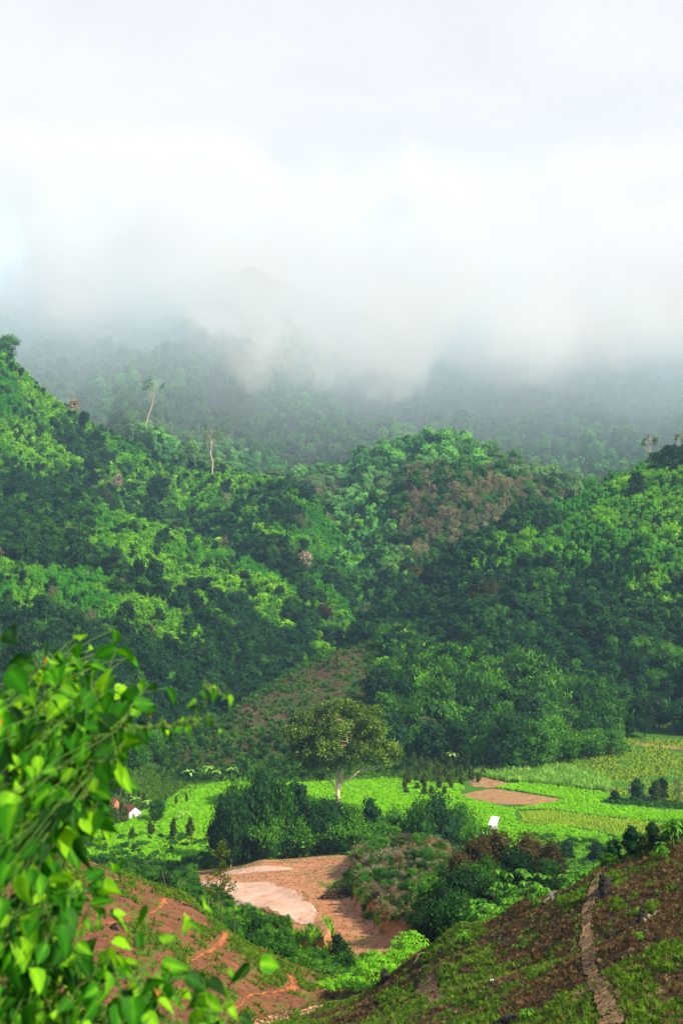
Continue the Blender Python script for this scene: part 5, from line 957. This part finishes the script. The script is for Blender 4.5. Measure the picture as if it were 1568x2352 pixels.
# ------------------------------------------------------------------ air: haze and the low cloud on the mountain
hz = MB(); hz.box((0, 1080, 201), (1700, 2210, 532)); 
def volmat(name, col, dens, aniso):
    m, t = mat(name); p = N(t, 'ShaderNodeVolumePrincipled'); o = N(t, 'ShaderNodeOutputMaterial')
    p.inputs['Color'].default_value = (*col, 1); p.inputs['Density'].default_value = dens; p.inputs['Anisotropy'].default_value = aniso
    t.links.new(p.outputs[0], o.inputs['Volume']); return m, t, p
HZ, _, _ = volmat('haze_air', (.42, .70, 1.0), .00009, .0)
tag(link('haze', hz.mesh('haze', HZ)), kind='stuff')
CLB = [(-600,690),(0,760),(250,760),(330,730),(400,740),(450,800),(520,862),(600,918),(680,925),(740,905),(800,940),(850,930),(915,912),(970,885),(1010,820),(1050,820),(1090,860),(1100,870),(1200,905),(1290,925),(1350,880),(1450,850),(1568,835),(2300,820)]
CD0 = 1340.0
cx_ = np.array([(a-CX)/F*CD0 for a, b in CLB]); cz_ = np.array([CZ-(b-HY)/F*CD0 for a, b in CLB])
gxx = np.linspace(cx_[0], cx_[-1], 90); zb = gxx*0+92.0; zt = 640+12*fbm(gxx/90, gxx*0, 3)
v = []; y0, y1 = 1060.0, 2150.0
for X, a, b in zip(gxx, zb, zt): v += [(X, y0, a), (X, y1, a), (X, y1, b), (X, y0, b)]
n_ = len(gxx); f = [[4*i_+q, 4*i_+(q+1) % 4, 4*i_+4+(q+1) % 4, 4*i_+4+q] for i_ in range(n_-1) for q in range(4)] + [[0, 3, 2, 1], [4*n_-4, 4*n_-3, 4*n_-2, 4*n_-1]]
CM, t, p = volmat('cloud', (.90, .915, .94), 0.0, .0)
g = N(t, 'ShaderNodeNewGeometry'); s_ = N(t, 'ShaderNodeSeparateXYZ'); t.links.new(g.outputs['Position'], s_.inputs[0])
fc = N(t, 'ShaderNodeFloatCurve'); cv = fc.mapping.curves[0]
xn = (cx_-cx_[0])/(cx_[-1]-cx_[0]); zn = cz_/500.0
while len(cv.points) < len(xn): cv.points.new(.5, .5)
for q, (a, b) in enumerate(zip(xn, zn)): cv.points[q].location = (float(a), float(b))
fc.mapping.update()
wob = noise(t, .02, 3, .55)
xx = math_(t, 'ADD', s_.outputs[0], math_(t, 'MULTIPLY', math_(t, 'SUBTRACT', wob, .5), 30.0))
t.links.new(math_(t, 'DIVIDE', math_(t, 'SUBTRACT', xx, float(cx_[0])), float(cx_[-1]-cx_[0])), fc.inputs['Value'])
hgt = math_(t, 'SUBTRACT', s_.outputs[2], math_(t, 'MULTIPLY', fc.outputs[0], 500.0))
big = noise(t, .0085, 5, .62, w=(1, .15, 1.3))
e_ = math_(t, 'ADD', math_(t, 'DIVIDE', hgt, 38.0), math_(t, 'MULTIPLY', math_(t, 'SUBTRACT', big, .47), 2.4))
e_ = math_(t, 'ADD', e_, math_(t, 'MULTIPLY', math_(t, 'SUBTRACT', noise(t, .028, 5, .62, w=(1, .35, 1)), .5), 2.0))
e_ = math_(t, 'MINIMUM', math_(t, 'MAXIMUM', e_, 0.0), 1.0)
fr = N(t, 'ShaderNodeMapRange'); fr.inputs['From Min'].default_value = y0+80; fr.inputs['From Max'].default_value = y0+240; lf = N(t, 'ShaderNodeMapRange', interpolation_type='SMOOTHSTEP'); lf.inputs['From Min'].default_value = -430; lf.inputs['From Max'].default_value = -150; lf.inputs['To Min'].default_value = 430; lf.inputs['To Max'].default_value = 0
t.links.new(math_(t, 'ADD', s_.outputs[0], math_(t, 'MULTIPLY', math_(t, 'SUBTRACT', big, .5), 420.0)), lf.inputs['Value']); t.links.new(math_(t, 'SUBTRACT', s_.outputs[1], lf.outputs[0]), fr.inputs['Value'])
e_ = math_(t, 'MULTIPLY', math_(t, 'POWER', e_, 1.15), fr.outputs[0])
bil = math_(t, 'MULTIPLY', math_(t, 'MAXIMUM', math_(t, 'SUBTRACT', noise(t, .012, 5, .62, w=(1, .15, 1.2)), .40), 0.02), 7.5)
e_ = math_(t, 'MULTIPLY', e_, bil)
srf = math_(t, 'ADD', math_(t, 'ADD', math_(t, 'MULTIPLY', fc.outputs[0], 500.0), 30.0), math_(t, 'MULTIPLY', math_(t, 'SUBTRACT', s_.outputs[1], 1150.0), .38))
blw = noise(t, .0065, 5, .58, w=(1, .8, 1.2))
srf = math_(t, 'ADD', srf, math_(t, 'MULTIPLY', math_(t, 'SUBTRACT', blw, .44), 150.0))
TOPF = math_(t, 'POWER', math_(t, 'DIVIDE', math_(t, 'SUBTRACT', math_(t, 'ADD', srf, 60.0), s_.outputs[2]), 200.0, True), 2.2)
mist = math_(t, 'MULTIPLY', math_(t, 'MULTIPLY', maprange(t, s_.outputs[2], 70, 280), math_(t, 'MULTIPLY', maprange(t, s_.outputs[1], 1060, 1230), math_(t, 'SUBTRACT', 1.0, maprange(t, s_.outputs[2], 300, 400)))), MIST_D)
t.links.new(math_(t, 'ADD', mist, math_(t, 'MULTIPLY', math_(t, 'MULTIPLY', e_, TOPF), CLOUD_D)), p.inputs['Density'])
t.links.new(mixc(t, math_(t, 'MULTIPLY', e_, 8.0, True), (.80, .91, 1.0), mixc(t, maprange(t, s_.outputs[2], 215, 340), (.935, .935, .945), (.70, .705, .73))), p.inputs['Color'])  # sunlight evened out in the colour: paler low in the cloud, darker high
co = link('low_cloud', mesh_np('low_cloud', v, f, [CM])); co['kind'] = 'stuff'
